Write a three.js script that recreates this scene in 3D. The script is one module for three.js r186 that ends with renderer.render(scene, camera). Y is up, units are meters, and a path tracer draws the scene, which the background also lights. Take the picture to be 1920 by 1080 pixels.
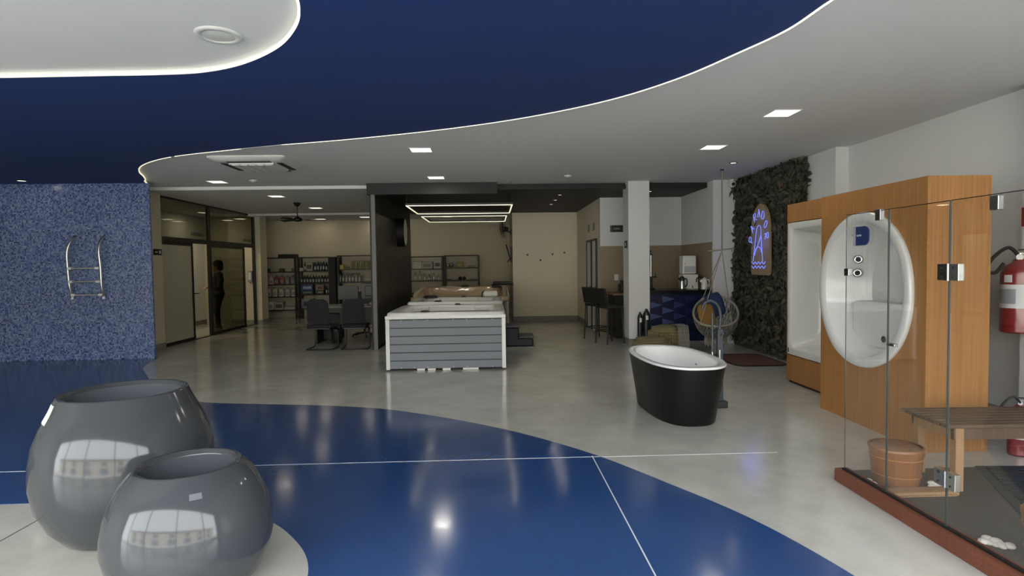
import * as THREE from 'three';
import { RoundedBoxGeometry } from 'three/addons/geometries/RoundedBoxGeometry.js';
import { mergeGeometries, mergeVertices } from 'three/addons/utils/BufferGeometryUtils.js';
import { MarchingCubes } from 'three/addons/objects/MarchingCubes.js';
import { RectAreaLightUniformsLib } from 'three/addons/lights/RectAreaLightUniformsLib.js';
RectAreaLightUniformsLib.init();

// ---------------------------------------------------------------- camera, sky, exposure
const scene = new THREE.Scene();
const camera = new THREE.PerspectiveCamera(2 * Math.atan(540 / 1092) * 180 / Math.PI, 16 / 9, 0.05, 200);
camera.position.set(0, 1.55, 0);
camera.rotation.set(-0.0391, -0.035, -0.014, 'YXZ');
scene.background = new THREE.Color().setRGB(0.93, 0.98, 1.0);      // even overcast sky behind the storefront
scene.backgroundIntensity = 0.85;
// veiled sun standing behind the shop: it lights the street, whose light comes in through the storefront
const sun = new THREE.DirectionalLight(new THREE.Color().setRGB(1, 0.985, 0.96), 7);
sun.position.set(-8, 16, -9); sun.target.position.set(0, 0, 11); sun.castShadow = true; sun.name = 'sun';
Object.assign(sun.shadow.camera, { left: -32, right: 32, top: 32, bottom: -32, near: 1, far: 80 }); sun.shadow.mapSize.set(2048, 2048); scene.add(sun, sun.target); sun.target.name = 'sun_target';
const renderer = new THREE.WebGLRenderer({ antialias: true });
renderer.toneMapping = THREE.LinearToneMapping;
renderer.toneMappingExposure = 13.2;
renderer.shadowMap.enabled = true;
const PANEL = 2.2, PANEL_WARM = 0.38, GLOW = 0.1;                                     // radiance of the ceiling panels' light, and of their visible diffusers
const WARM = [1.0, 0.86, 0.60], NEUTRAL = [1.0, 0.95, 0.84];

// ---------------------------------------------------------------- helpers
let seed = 7;
const rnd = () => { seed = (seed * 1664525 + 1013904223) >>> 0; return seed / 4294967296; };
const rr = (a, b) => a + (b - a) * rnd();
const used = {};
function numbered(n) { if (!(n in used)) { used[n] = 0; return n; } used[n]++; return n + '_' + String(used[n]).padStart(3, '0'); }
function shadows(o) { o.traverse((m) => { if (m.isMesh) { m.castShadow = true; m.receiveShadow = true; } }); return o; }
function tag(o, label, category, group, kind) {
  o.userData.label = label; if (category) o.userData.category = category;
  if (group) o.userData.group = group; if (kind) o.userData.kind = kind; return o;
}
function thing(name, label, category, pos = [0, 0, 0], turn = 0, group) {
  const o = new THREE.Group(); o.name = numbered(name); scene.add(o);
  o.position.set(...pos); o.rotation.y = turn; return tag(o, label, category, group);
}
function part(parent, name, geo, mat, pos, rot) {
  const m = new THREE.Mesh(geo, mat); m.name = name; if (pos) m.position.set(...pos); if (rot) m.rotation.set(...rot);
  m.castShadow = m.receiveShadow = true; parent.add(m); return m;
}
function solo(name, geo, mat, label, category, group, kind) {
  const m = new THREE.Mesh(geo, mat); m.name = numbered(name); m.castShadow = m.receiveShadow = true; scene.add(m); return tag(m, label, category, group, kind);
}
const struct = (name, geo, mat, label) => solo(name, geo, mat, label, 'room', null, 'structure');
// box from min/max corners, uv in metres
function bx(x0, x1, y0, y1, z0, z1) {
  const w = Math.abs(x1 - x0), h = Math.abs(y1 - y0), d = Math.abs(z1 - z0), g = new THREE.BoxGeometry(w, h, d), uv = g.attributes.uv;
  for (let f = 0; f < 6; f++) for (let k = 0; k < 4; k++) {
    const i = f * 4 + k, su = f < 2 ? d : w, sv = f === 2 || f === 3 ? d : h;
    uv.setXY(i, uv.getX(i) * su, uv.getY(i) * sv);
  }
  return g.translate((x0 + x1) / 2, (y0 + y1) / 2, (z0 + z1) / 2);
}
function rb(x0, x1, y0, y1, z0, z1, r = 0.01, s = 2) {
  const w = Math.abs(x1 - x0), h = Math.abs(y1 - y0), d = Math.abs(z1 - z0);
  return new RoundedBoxGeometry(w, h, d, s, Math.min(r, w / 2.02, h / 2.02, d / 2.02)).translate((x0 + x1) / 2, (y0 + y1) / 2, (z0 + z1) / 2);
}
const cyl = (r0, r1, h, n = 24) => new THREE.CylinderGeometry(r1, r0, h, n);           // bottom radius, top radius
const V = (a) => new THREE.Vector3(...a);
function bar(a, b, r, n = 8) { const A = V(a), B = V(b), g = new THREE.CylinderGeometry(r, r, A.distanceTo(B), n);
  g.applyQuaternion(new THREE.Quaternion().setFromUnitVectors(new THREE.Vector3(0, 1, 0), B.clone().sub(A).normalize()));
  return g.translate((a[0] + b[0]) / 2, (a[1] + b[1]) / 2, (a[2] + b[2]) / 2); }
const tube = (pts, r, seg = 40, n = 8, closed = false, tension = 0.5) => new THREE.TubeGeometry(new THREE.CatmullRomCurve3(pts.map(V), closed, 'catmullrom', tension), seg, r, n, closed);
const lathe = (pts, n = 40) => new THREE.LatheGeometry(pts.map((p) => new THREE.Vector2(...p)), n);
const merge = (l) => mergeGeometries(l.map((g) => { const q = g.index ? g.toNonIndexed() : g; for (const k of Object.keys(q.attributes)) if (!['position', 'normal', 'uv'].includes(k)) q.deleteAttribute(k); return q; }));
// rings: arrays of equally many points; joins them to a smooth skin, uv along and around
function loft(rings, { closed = true, cap0 = false, cap1 = false } = {}) {
  const n = rings[0].length, pos = [], uv = [], idx = [], m = closed ? n : n - 1;
  rings.forEach((r, i) => r.forEach((p, j) => { pos.push(...p); uv.push(j / n, i / (rings.length - 1)); }));
  for (let i = 0; i < rings.length - 1; i++) for (let j = 0; j < m; j++) { const a = i * n + j, b = i * n + (j + 1) % n, c = a + n, d = b + n; idx.push(a, c, b, b, c, d); }
  const cap = (r, flip) => { const c = [0, 0, 0]; r.forEach((p) => p.forEach((v, k) => { c[k] += v / n; })); const s = pos.length / 3; pos.push(...c); uv.push(0.5, 0.5);
    r.forEach((p, j) => { pos.push(...p); uv.push(j / n, 0); }); for (let j = 0; j < n; j++) { const a = s + 1 + j, b = s + 1 + (j + 1) % n; flip ? idx.push(s, a, b) : idx.push(s, b, a); } };
  if (cap0) cap(rings[0], false); if (cap1) cap(rings[rings.length - 1], true);
  const g = new THREE.BufferGeometry(); g.setAttribute('position', new THREE.Float32BufferAttribute(pos, 3)); g.setAttribute('uv', new THREE.Float32BufferAttribute(uv, 2)); g.setIndex(idx); g.computeVertexNormals(); return g;
}
// superellipse ring in the plane of x and z at height y
function ring(a, b, y, e = 2, n = 64, cx = 0, cz = 0) {
  const o = []; for (let i = 0; i < n; i++) { const t = -i / n * Math.PI * 2, c = Math.cos(t), s = Math.sin(t);
    o.push([cx + a * Math.sign(c) * Math.abs(c) ** (2 / e), y, cz + b * Math.sign(s) * Math.abs(s) ** (2 / e)]); } return o;
}
function flatShape(pts, holes = []) { const s = new THREE.Shape(pts.map(([x, z]) => new THREE.Vector2(x, -z))); for (const h of holes) s.holes.push(new THREE.Path(h.map(([x, z]) => new THREE.Vector2(x, -z)))); return s; }
const smooth = (pts, n = 120) => new THREE.CatmullRomCurve3(pts.map(([x, z]) => new THREE.Vector3(x, 0, z)), false, 'centripetal').getPoints(n).map((p) => [p.x, p.z]);
function loftFlat(rings) { const g = loft(rings, { cap0: true, cap1: true }).toNonIndexed(); g.computeVertexNormals(); return g; }

// ---------------------------------------------------------------- textures and materials
function valueNoise(size, cells, sd) { const s0 = seed; seed = sd; const v = new Float32Array(cells * cells).map(() => rnd()); seed = s0;
  return (x, y) => { const u = x / size * cells, w = y / size * cells, i = Math.floor(u), j = Math.floor(w), f = u - i, g = w - j, a = f * f * (3 - 2 * f), b = g * g * (3 - 2 * g), q = (m, n) => v[((n % cells + cells) % cells) * cells + (m % cells + cells) % cells];
    return (q(i, j) * (1 - a) + q(i + 1, j) * a) * (1 - b) + (q(i, j + 1) * (1 - a) + q(i + 1, j + 1) * a) * b; }; }
function texture(w, h, fn, srgb = true, rep = [1, 1]) {
  const d = new Uint8Array(w * h * 4); for (let y = 0; y < h; y++) for (let x = 0; x < w; x++) { const c = fn(x, y), i = (y * w + x) * 4; d[i] = Math.max(0, Math.min(255, c[0])); d[i + 1] = Math.max(0, Math.min(255, c[1])); d[i + 2] = Math.max(0, Math.min(255, c[2])); d[i + 3] = 255; }
  const t = new THREE.DataTexture(d, w, h); t.wrapS = t.wrapT = THREE.RepeatWrapping; t.magFilter = THREE.LinearFilter; t.minFilter = THREE.LinearMipmapLinearFilter; t.generateMipmaps = true; t.repeat.set(...rep); if (srgb) t.colorSpace = THREE.SRGBColorSpace; t.needsUpdate = true; return t;
}
const mat = (color, roughness = 0.6, extra = {}) => new THREE.MeshStandardMaterial({ color, roughness, ...extra });
const phys = (color, roughness, extra = {}) => new THREE.MeshPhysicalMaterial({ color, roughness, ...extra });
const mix = (a, b, t) => a.map((v, i) => v + (b[i] - v) * t);

const nA = valueNoise(512, 6, 11), nB = valueNoise(512, 22, 12), nC = valueNoise(512, 90, 13), nD = valueNoise(512, 256, 14);
const concreteTex = texture(512, 512, (x, y) => { const t = 0.45 * nA(x, y) + 0.35 * nB(x, y) + 0.14 * nC(x, y) + 0.06 * nD(x, y); return mix([166, 164, 155], [198, 195, 186], t); }, true, [1 / 3.1, 1 / 3.1]);
const floorRough = texture(512, 512, (x, y) => { const t = 0.4 * nB(x, y) + 0.4 * nC(x, y) + 0.2 * nA(x, y); return [255, 24 + 24 * t, 0]; }, false, [1 / 2.3, 1 / 2.3]);
const blueTex = texture(512, 512, (x, y) => { const t = 0.4 * nA(x, y) + 0.35 * nB(x, y) + 0.25 * nC(x, y); return mix([33, 64, 112], [38, 71, 121], t); }, true, [1 / 2.9, 1 / 2.9]);
const mosaicTex = (() => { const N = 64, P = 16, s0 = seed; seed = 991; const pal = [[112, 126, 158], [92, 108, 148], [78, 97, 142], [62, 80, 126], [126, 138, 164], [44, 58, 98], [86, 106, 152]], wt = [0.24, 0.24, 0.18, 0.12, 0.08, 0.08, 0.06];
  const ids = new Array(N * N).fill(0).map(() => { let r = rnd(), k = 0; while (k < 6 && r > wt[k]) { r -= wt[k]; k++; } return [k, rr(0.93, 1.07)]; }); seed = s0;
  return texture(N * P, N * P, (x, y) => { const i = Math.floor(x / P), j = Math.floor(y / P), [k, v] = ids[j * N + i]; return x % P < 1 || y % P < 1 ? [112, 120, 142] : pal[k].map((c) => c * v); }, true, [1 / 1.6, 1 / 1.6]); })();
const woodTex = (a, b, sd, rep) => { const n1 = valueNoise(256, 40, sd), n2 = valueNoise(256, 12, sd + 1); return texture(256, 256, (x, y) => { const t = 0.6 * n1(x * 3, y * 0.12) + 0.3 * n2(x, y * 0.2) + 0.1 * n1(x * 5, y * 2); return mix(a, b, t); }, true, rep); };
const veneerTex = woodTex([134, 92, 48], [172, 122, 68], 31, [1.2, 0.5]);
const plankTex = woodTex([128, 98, 66], [160, 128, 92], 41, [2, 1]);
const benchTex = woodTex([66, 51, 36], [100, 80, 58], 51, [2, 1]);
const fabricTex = texture(128, 128, (x, y) => { const v = 205 + 40 * (((x >> 1) + (y >> 1)) & 1) + 20 * nD(x * 3, y * 3); return [v, v, v]; }, true, [40, 40]);

const M = {
  white: mat('#cdcfce', 0.75), wallWarm: mat('#bfb7a0', 0.8), wallBeige: mat('#8d806b', 0.8), wallCream: mat('#d8d1bb', 0.8), ceilingWhite: mat('#d6d7d5', 0.85),
  navy: mat('#17336b', 0.7), concrete: phys('#ffffff', 1, { map: concreteTex, roughnessMap: floorRough, ior: 1.52 }),
  epoxy: phys('#ffffff', 1, { map: blueTex, roughnessMap: floorRough, ior: 1.52 }),
  mosaic: phys('#ffffff', 0.22, { map: mosaicTex }), grey: mat('#77776f', 0.6), joint: mat('#c9ccd0', 0.5), jointDark: mat('#5d5a54', 0.7),
  blackPaint: mat('#0e0e0e', 0.6), slat: mat('#2b2926', 0.3), blackMetal: mat('#1d1c1a', 0.45, { metalness: 0.3 }), trimGrey: mat('#8b8a86', 0.6),
  veneer: phys('#ffffff', 0.42, { map: veneerTex }), acrylic: phys('#cbccc8', 0.25, { clearcoat: 0.4, clearcoatRoughness: 0.12 }), acrylicTan: phys('#b79e80', 0.14, { clearcoat: 1, clearcoatRoughness: 0.06 }),
  spaPanel: mat('#6b7177', 0.55), spaDark: mat('#232527', 0.6), chrome: mat('#9a9c9d', 0.2, { metalness: 1 }), steel: mat('#b9bab5', 0.3, { metalness: 1 }),
  glaze: phys('#3d3f42', 0.1, { ior: 1.42 }), glazeIn: phys('#5c5e64', 0.35, { ior: 1.4 }),
  tubBlack: phys('#08090a', 0.4, { ior: 1.4 }), tubWhite: phys('#e9eae8', 0.18, { clearcoat: 0.6, clearcoatRoughness: 0.1 }),
  rubber: mat('#151515', 0.8), fabricDark: mat('#222327', 0.9, { map: fabricTex }), leatherette: mat('#1f1e1d', 0.55),
  glass: phys('#ffffff', 0.02, { transmission: 1, thickness: 0, ior: 1.5, side: THREE.DoubleSide }), glassTint: phys('#b4b6ae', 0.03, { transmission: 1, thickness: 0, ior: 1.22 }),
  frosted: phys('#c4c3b8', 0.5, { transmission: 0.55, thickness: 0 }), glassEdge: phys('#39423f', 0.3, {}),
  wood: mat('#ffffff', 0.6, { map: plankTex }), benchWood: mat('#ffffff', 0.55, { map: benchTex }), curb: phys('#7d5340', 0.5, { map: woodTex([176, 140, 120], [236, 214, 200], 61, [3, 3]) }),
  bucket: phys('#8f6440', 0.4, { map: woodTex([190, 176, 160], [250, 240, 228], 71, [2, 1]), clearcoat: 0.3 }), pebble: mat('#cfcac0', 0.7), darkStone: mat('#4b4a46', 0.85),
  red: phys('#7a1c22', 0.3, { clearcoat: 0.6 }), paper: mat('#c9cbca', 0.6), rug: mat('#151516', 0.95), rugRed: mat('#5a3a2c', 0.95),
  leaf: mat('#ffffff', 0.65), soil: mat('#191a14', 0.95), board: mat('#ffffff', 0.6, { map: woodTex([132, 112, 82], [164, 142, 108], 81, [1, 0.6]) }),
  neon: new THREE.MeshStandardMaterial({ color: '#2a3cff', emissive: new THREE.Color().setRGB(0.018, 0.021, 0.05), roughness: 0.4 }),
  knit: mat('#6d6748', 0.95), rope: mat('#8a8577', 0.9), cushion: mat('#80602c', 0.9), cushionBlue: mat('#1e3054', 0.9), throwGrey: mat('#6c6b66', 0.95),
  counterBlue: phys('#0e1838', 0.3, {}), counterTile: phys('#3f4d72', 0.3, {}), granite: phys('#161617', 0.25, {}), plasticWhite: phys('#d4d5d0', 0.35, {}), plasticGrey: mat('#8d8f90', 0.5), plasticBlack: mat('#191a1c', 0.4),
};
const lampMat = (c, k) => new THREE.MeshStandardMaterial({ color: '#ffffff', emissive: new THREE.Color().setRGB(c[0] * k, c[1] * k, c[2] * k), roughness: 0.6 });
M.panelNeutral = lampMat(NEUTRAL, GLOW); M.panelWarm = lampMat(WARM.map((v, i) => [1, 0.95, 0.8][i]), GLOW); M.led = lampMat([1, 0.92, 0.64], 0.065);

function areaLight(parent, x, y, z, w, d, c, k) {      // faces straight down
  const l = new THREE.RectAreaLight(new THREE.Color().setRGB(...c), k, w, d); l.position.set(x, y, z); l.rotation.x = -Math.PI / 2; l.name = 'lamp_light'; l.castShadow = true; parent.add(l); return l;
}

// ---------------------------------------------------------------- the room
const XL = -9.6, XR = 4.9, ZF = 0.45;                   // left wall, right wall, storefront
{ const f = struct('floor', bx(XL - 0.2, XR + 0.2, -0.12, 0, -18.8, ZF + 0.3), M.concrete, 'polished grey concrete showroom floor');
  // planar uv in metres
  const p = f.geometry.attributes.position, u = f.geometry.attributes.uv; for (let i = 0; i < p.count; i++) u.setXY(i, p.getX(i), p.getZ(i));
  const planar = (g) => { const P = g.attributes.position, U = g.attributes.uv; for (let i = 0; i < P.count; i++) U.setXY(i, P.getX(i), P.getZ(i)); return g; };
  const edge = smooth([[-5.9, -10.42], [-5.6, -9.5], [-4.95, -8.5], [-4.2, -7.4], [-3.4, -6.88], [-2.59, -6.7], [-1.96, -6.58], [-1.32, -6.4], [-0.7, -6.06], [0.12, -5.43], [0.79, -4.69], [1.21, -4.02], [1.53, -3.44], [1.72, -2.9], [1.95, -1.8], [2.2, -0.6], [2.5, ZF]]);
  const isle = [[XL, -4.0], [-4.6, -3.98], [-3.29, -3.95], [-2.9, -3.96], ...smooth([[-2.5, -3.97], [-1.95, -3.86], [-1.41, -3.59], [-1.16, -3.33], [-1.0, -3.07], [-0.93, -2.8], [-0.95, -2.3], [-1.3, -1.5], [-2.2, -0.6], [-3.6, -0.1]], 50), [XL, 0.2]];
  const zone = part(f, 'blue_zone', planar(new THREE.ExtrudeGeometry(flatShape([[XL, -10.42], ...edge, [XL, ZF]], [isle]), { depth: 0.002, bevelEnabled: false }).rotateX(-Math.PI / 2)), M.epoxy);
  zone.userData.label = 'glossy blue epoxy floor area with a curved edge';
  part(f, 'joint', bx(0.786, 0.794, 0.002, 0.0035, -4.62, ZF), M.joint);
  part(f, 'joint', bx(XL, 0.85, 0.002, 0.0035, -4.604, -4.596), M.joint);
  part(f, 'joint', bx(0.85, 2.3, 0, 0.0015, -4.604, -4.596), M.joint);
  part(f, 'joint', bx(-2.86, -2.852, 0, 0.0015, -3.95, 0), M.jointDark);
}
struct('ceiling', bx(XL - 0.2, XR + 0.2, 3.1, 3.22, -11.2, ZF + 0.3), M.ceilingWhite, 'white plaster ceiling of the front showroom');
struct('ceiling', bx(XL - 0.2, -2.2, 3.04, 3.2, -18.8, -11.2), M.ceilingWhite, 'slightly lower pale ceiling over the shelves and the glass office');
struct('ceiling', bx(-2.2, 4.9, 3.0, 3.2, -16.25, -11.2), M.blackPaint, 'black painted ceiling over the tubs and the counter');
struct('ceiling', bx(-2.2, 4.9, 3.04, 3.2, -18.8, -16.25), M.ceilingWhite, 'pale ceiling strip over the rear display shelves');
struct('trim_1', bx(-7.2, -2.2, 2.985, 3.04, -16.4, -16.1), M.white, 'shallow white ceiling beam before the back wall');
struct('trim_2', bx(-2.28, 0.13, 2.89, 3.1, -11.12, -10.9), M.blackPaint, 'black beam over the front of the tub display');
struct('trim_3', bx(0.13, 2.6, 2.99, 3.06, -11.26, -11.12), M.blackPaint, 'thin black edge of the dark ceiling left of the white column');
// blue soffit with its curved edges
const ledMain = [[2.7, ZF], [2.45, -0.6], [2.15, -2.2], [2.02, -3.0], [1.96, -3.33], [1.92, -3.74], [1.77, -4.16], [1.54, -4.69], [1.12, -5.29], [0.44, -5.88], [-0.39, -6.37], [-1.66, -6.9], [-2.56, -7.19], [-3.17, -7.43], [-4.25, -7.92], [-4.93, -8.5], [-5.3, -9.05], [-5.5, -9.5], [-5.62, -9.75], [-5.76, -10.0], [-5.86, -10.15], [-5.93, -10.3], [-5.98, -10.42]];
const ledIsle = [[XL, -4.66], [-5, -4.67], [-3.73, -4.65], [-3.32, -4.63], [-2.91, -4.61], [-2.5, -4.59], [-2.16, -4.54], [-1.81, -4.38], [-1.42, -4.05], [-1.2, -3.74], [-1.09, -3.5], [-1.03, -3.2], [-1.1, -2.5], [-1.5, -1.5], [-2.3, -0.7], [-3.6, -0.3]];
for (const p of [...ledMain, ...ledIsle]) if (p[0] > XL && p[1] < -0.5 && p[1] > -10) { p[0] *= 1.0165; p[1] *= 1.0165; }
const pm = smooth(ledMain, 260), pi = smooth(ledIsle, 160);
struct('ceiling', new THREE.ExtrudeGeometry(flatShape([[XL, ZF], ...pm, [XL, -10.42]], [[...pi, [XL + 0.01, 0]].map(([x, z]) => [Math.max(x, XL + 0.01), z])]), { depth: 0.035, bevelEnabled: false }).rotateX(-Math.PI / 2).translate(0, 3.065, 0), M.navy, 'dark blue dropped ceiling with sweeping curved edges');
{ // light lines along the soffit edge; a short run is out between two lit runs
  const cut = (path, a, b) => path.slice(Math.round(a * (path.length - 1)), Math.round(b * (path.length - 1)) + 1);
  const run = (path, m, name, label) => { const t = thing(name, label, 'light strip', [0, 0, 0], 0, 'light lines along the curved ceiling edges'); part(t, m === M.led ? 'diffuser' : 'cover', loftFlat(stripRings(path)), m); return t; };
  function stripRings(path, o0 = 0.001, o1 = 0.016, y0 = 3.06, y1 = 3.078) { return path.map((p, i) => { const a = path[Math.max(0, i - 1)], b = path[Math.min(path.length - 1, i + 1)], dx = b[0] - a[0], dz = b[1] - a[1], l = Math.hypot(dx, dz) || 1, nx = -dz / l, nz = dx / l;
    return [[p[0] + nx * o0, y0, p[1] + nz * o0], [p[0] + nx * o1, y0, p[1] + nz * o1], [p[0] + nx * o1, y1, p[1] + nz * o1], [p[0] + nx * o0, y1, p[1] + nz * o0]]; }); }
  const at = (x) => { let k = 0; pm.forEach((p, i) => { if (Math.abs(p[0] - x) + (p[1] > -3 ? 9 : 0) < Math.abs(pm[k][0] - x) + (pm[k][1] > -3 ? 9 : 0)) k = i; }); return k / (pm.length - 1); };
  const fascia = (path, label) => solo('trim', loftFlat(stripRings(path, 0.0005, 0.006, 3.0785, 3.0995)), M.white, label, 'trim', null, 'structure');
  fascia(pm, 'white upstand behind the long curved light line'); fascia(pi, 'white upstand around the ceiling island');
  run(cut(pm, 0, at(-2.55)), M.led, 'light_strip', 'long lit line curving between blue and white ceiling toward the storefront');
  run(cut(pm, at(-2.55), at(-3.12)), M.white, 'light_strip', 'short unlit run of the ceiling light line above the air conditioner');
  run(cut(pm, at(-3.12), at(-4.24)), M.led, 'light_strip', 'lit ceiling line beside the air conditioner');
  run(cut(pm, at(-4.3), 1), M.led, 'light_strip', 'lit ceiling line hooking down to the mosaic wall');
  run(pi, M.led, 'light_strip', 'glowing line around the white ceiling island above the pots');
}
// walls
struct('wall_left', bx(XL - 0.2, XL, 0, 3.1, -18.8, ZF + 0.3), M.white, 'plain white left side wall');
struct('wall_back_left', bx(XL, -5.93, 0, 3.065, -10.44, -10.4), M.mosaic, 'blue glass mosaic wall with the pool ladder');
struct('wall_left_pier', bx(XL, -6.47, 0, 3.1, -11.72, -10.44), M.wallWarm, 'pale pier between mosaic wall and glass partition');
struct('wall_back', bx(XL, 5, 0, 3.1, -18.8, -18.6), M.wallWarm, 'cream back wall behind the shelves');
struct('wall_office_side', bx(-7.3, -6.42, 0, 3.04, -16.95, -16.5), M.wallWarm, 'pale pier at the far end of the glass partition');
struct('wall_office_back', bx(XL, -7.3, 0, 3.04, -17.2, -17.0), M.wallWarm, 'cream wall at the back of the glass office');
struct('wall_shelf_side', bx(-7.5, -7.3, 0, 3.04, -18.6, -16.95), M.wallWarm, 'short side wall left of the shelves');
struct('wall_office_cupboard', bx(-9.0, -8.2, 0, 3.04, -17.0, -14.4), M.white, 'white inner wall seen through the office doors');
struct('wall_niche', bx(0.6, 2.42, 0, 3.0, -16.4, -16.2), M.wallCream, 'cream recessed wall with small hooks');
struct('wall_niche_side', bx(0.6, 0.75, 0, 3.04, -18.6, -16.4), M.wallWarm, 'narrow side wall carrying the black fan');
struct('wall_store', bx(2.4, 2.55, 0, 3.0, -16.4, -12.9), M.wallCream, 'cream side wall with the dark door frames');
{ const w = struct('wall_cafe', bx(2.4, 4.9, 0, 3.0, -12.95, -12.75), M.white, 'white pantry wall with a beige lower half'); part(w, 'beige_paint', bx(2.4, 4.2, 0, 1.94, -12.75, -12.747), M.wallBeige); }
{ const w = struct('wall_cafe_side', bx(4.2, 4.9, 0, 3.1, -12.75, -10.9), M.white, 'white side wall of the pantry corner'); part(w, 'beige_paint', bx(4.197, 4.2, 0, 1.94, -12.75, -10.95), M.wallBeige); }
struct('wall_right', bx(XR, XR + 0.2, 0, 3.1, -18.6, ZF + 0.3), M.white, 'long white right side wall');
struct('trim_4', bx(4.72, XR, 0, 3.1, -8.55, -7.85), M.white, 'white pilaster beside the plant wall');
struct('trim_5', bx(4.74, XR, 0, 3.1, -5.05, -4.45), M.white, 'white pilaster behind the red fire extinguisher');
{ const w = struct('wall_column', bx(2.6, 3.0, 0.06, 3.1, -11.4, -10.95), M.white, 'free standing square white column'); part(w, 'base_band', bx(2.595, 3.005, 0, 0.12, -11.405, -10.945), M.grey); }
const bb = (x0, x1, z0, z1, n, l) => struct('baseboard_' + n, bx(x0, x1, 0, 0.12, z0, z1), M.grey, l);
bb(0.6, 2.4, -16.2, -16.185, 'niche', 'grey skirting of the recessed wall'); bb(2.385, 2.4, -16.2, -14.6, 'store', 'grey skirting beside the dark door frame'); bb(XL, -6.46, -11.73, -11.72, 'pier', 'grey skirting of the pier');
bb(-6.46, -6.465, -11.72, -10.44, 'pier_side', 'grey skirting on the side of the pier'); bb(-7.29, -6.41, -16.5, -16.485, 'office', 'grey skirting of the far pier'); bb(-8.2, -8.19, -17, -14.4, 'cupboard', 'grey skirting inside the office'); bb(-6.42, -6.405, -16.95, -16.5, 'office_end', 'grey skirting round the far pier');
bb(XL, -5.93, -10.4, -10.385, 'mosaic', 'low tiled plinth of the mosaic wall'); scene.getObjectByName('baseboard_mosaic').material = M.mosaic;
bb(XR - 0.015, XR, -7.85, -5.05, 'right', 'grey skirting of the right wall');
// storefront behind the camera: header, piers, posts, street, house opposite
struct('wall_front', bx(XL, XR, 2.85, 3.1, ZF, ZF + 0.2), M.white, 'header over the storefront opening');
for (const [x0, x1, i] of [[XL, -8.6, 'left'], [4.3, XR, 'right']]) struct('wall_front_' + i, bx(x0, x1, 0, 2.85, ZF, ZF + 0.2), M.white, 'storefront pier on the ' + i + ' side');
{ const w = struct('window_1', bx(-8.6, 4.3, 2.79, 2.85, ZF + 0.05, ZF + 0.13), M.blackMetal, 'wide storefront frame with dark posts');
  for (const x of [-8.57, -6.0, -3.4, -0.9, 1.7, 4.27]) part(w, 'post', bx(x - 0.03, x + 0.03, 0, 2.79, ZF + 0.05, ZF + 0.13), M.blackMetal); }
struct('ground_street', bx(-40, 40, -0.2, -0.02, ZF + 0.3, 40), mat('#8d8b85', 0.9), 'street paving outside the storefront');
{ const b = thing('unseen_street_house', 'unseen two storey row house across the street, sized to block low sky', 'building', [0, 0, 19]);
  part(b, 'wall', bx(-30, 30, -0.1, 5.2, 0, 6), mat('#7d786e', 0.9)); part(b, 'roof', bx(-30.4, 30.4, 5.2, 5.5, -0.5, 6.4), mat('#6a4a3c', 0.9));  // out of view; height and dark facade chosen to cut low sky light indoors
  for (let k = 0; k < 7; k++) { part(b, 'shutter', bx(-26 + k * 8, -22.4 + k * 8, 0, 2.4, -0.05, 0), mat('#45494d', 0.6)); part(b, 'window', bx(-25.4 + k * 8, -23 + k * 8, 3.2, 4.5, -0.04, 0), M.glassEdge); } }

// ---------------------------------------------------------------- ceiling fittings
function panelLight(x, y, z, warm, label, s = 0.27, gain = 1) {
  const t = thing('ceiling_panel_light', label, 'ceiling light', [x, y, z], 0, 'square recessed ceiling lights');
  part(t, 'frame', merge([bx(-s / 2 - 0.012, s / 2 + 0.012, -0.006, 0, s / 2, s / 2 + 0.012), bx(-s / 2 - 0.012, s / 2 + 0.012, -0.006, 0, -s / 2 - 0.012, -s / 2), bx(s / 2, s / 2 + 0.012, -0.006, 0, -s / 2, s / 2), bx(-s / 2 - 0.012, -s / 2, -0.006, 0, -s / 2, s / 2)]), M.white);
  part(t, 'diffuser', bx(-s / 2, s / 2, -0.004, 0, -s / 2, s / 2), warm ? M.panelWarm : M.panelNeutral);
  areaLight(t, 0, -0.008, 0, s, s, warm ? WARM : NEUTRAL, (warm ? PANEL_WARM : PANEL) * gain);
}
panelLight(3.06, 3.1, -6.05, 0, 'nearest square ceiling light at the right, above the wooden displays');
panelLight(3.01, 3.1, -7.81, 0, 'square ceiling light near the plant wall');
panelLight(-0.91, 3.1, -7.85, 0, 'square ceiling light above the grey-sided spa');
panelLight(-0.94, 3.1, -10.3, 0, 'square ceiling light just before the black beam');
panelLight(-4.83, 3.1, -10.57, 1, 'square ceiling light near the glass partition, left of the smoke detector');
panelLight(-4.41, 3.04, -12.25, 1, 'square ceiling light in front of the ceiling fan');
panelLight(-4.34, 3.04, -14.71, 1, 'square ceiling light just behind and right of the ceiling fan');
panelLight(-5.77, 3.04, -17.6, 1, 'square ceiling light under the fan hub, over the left shelves');
panelLight(-5.2, 3.04, -18.1, 1, 'square ceiling light right of the fan hub, over the left shelves');
panelLight(-3.73, 3.04, -17.51, 1, 'square ceiling light left of the black partition, nearer of two');
panelLight(-3.6, 3.04, -18.3, 1, 'square ceiling light left of the black partition, farther of two');
panelLight(-1.3, 3.04, -17.6, 1, 'square ceiling light seen through the hanging light frames');
panelLight(-7.9, 3.04, -13.4, 1, 'square ceiling light inside the glass office, near the first door', 0.27, 14);
panelLight(-8.9, 3.04, -12.6, 1, 'square ceiling light inside the glass office, behind the first pane', 0.27, 10);
panelLight(-7.5, 3.04, -15.6, 1, 'added square ceiling light brightening the glass office, beyond the standing figure', 0.27, 10);  // extra lamp added to brighten the office interior
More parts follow.
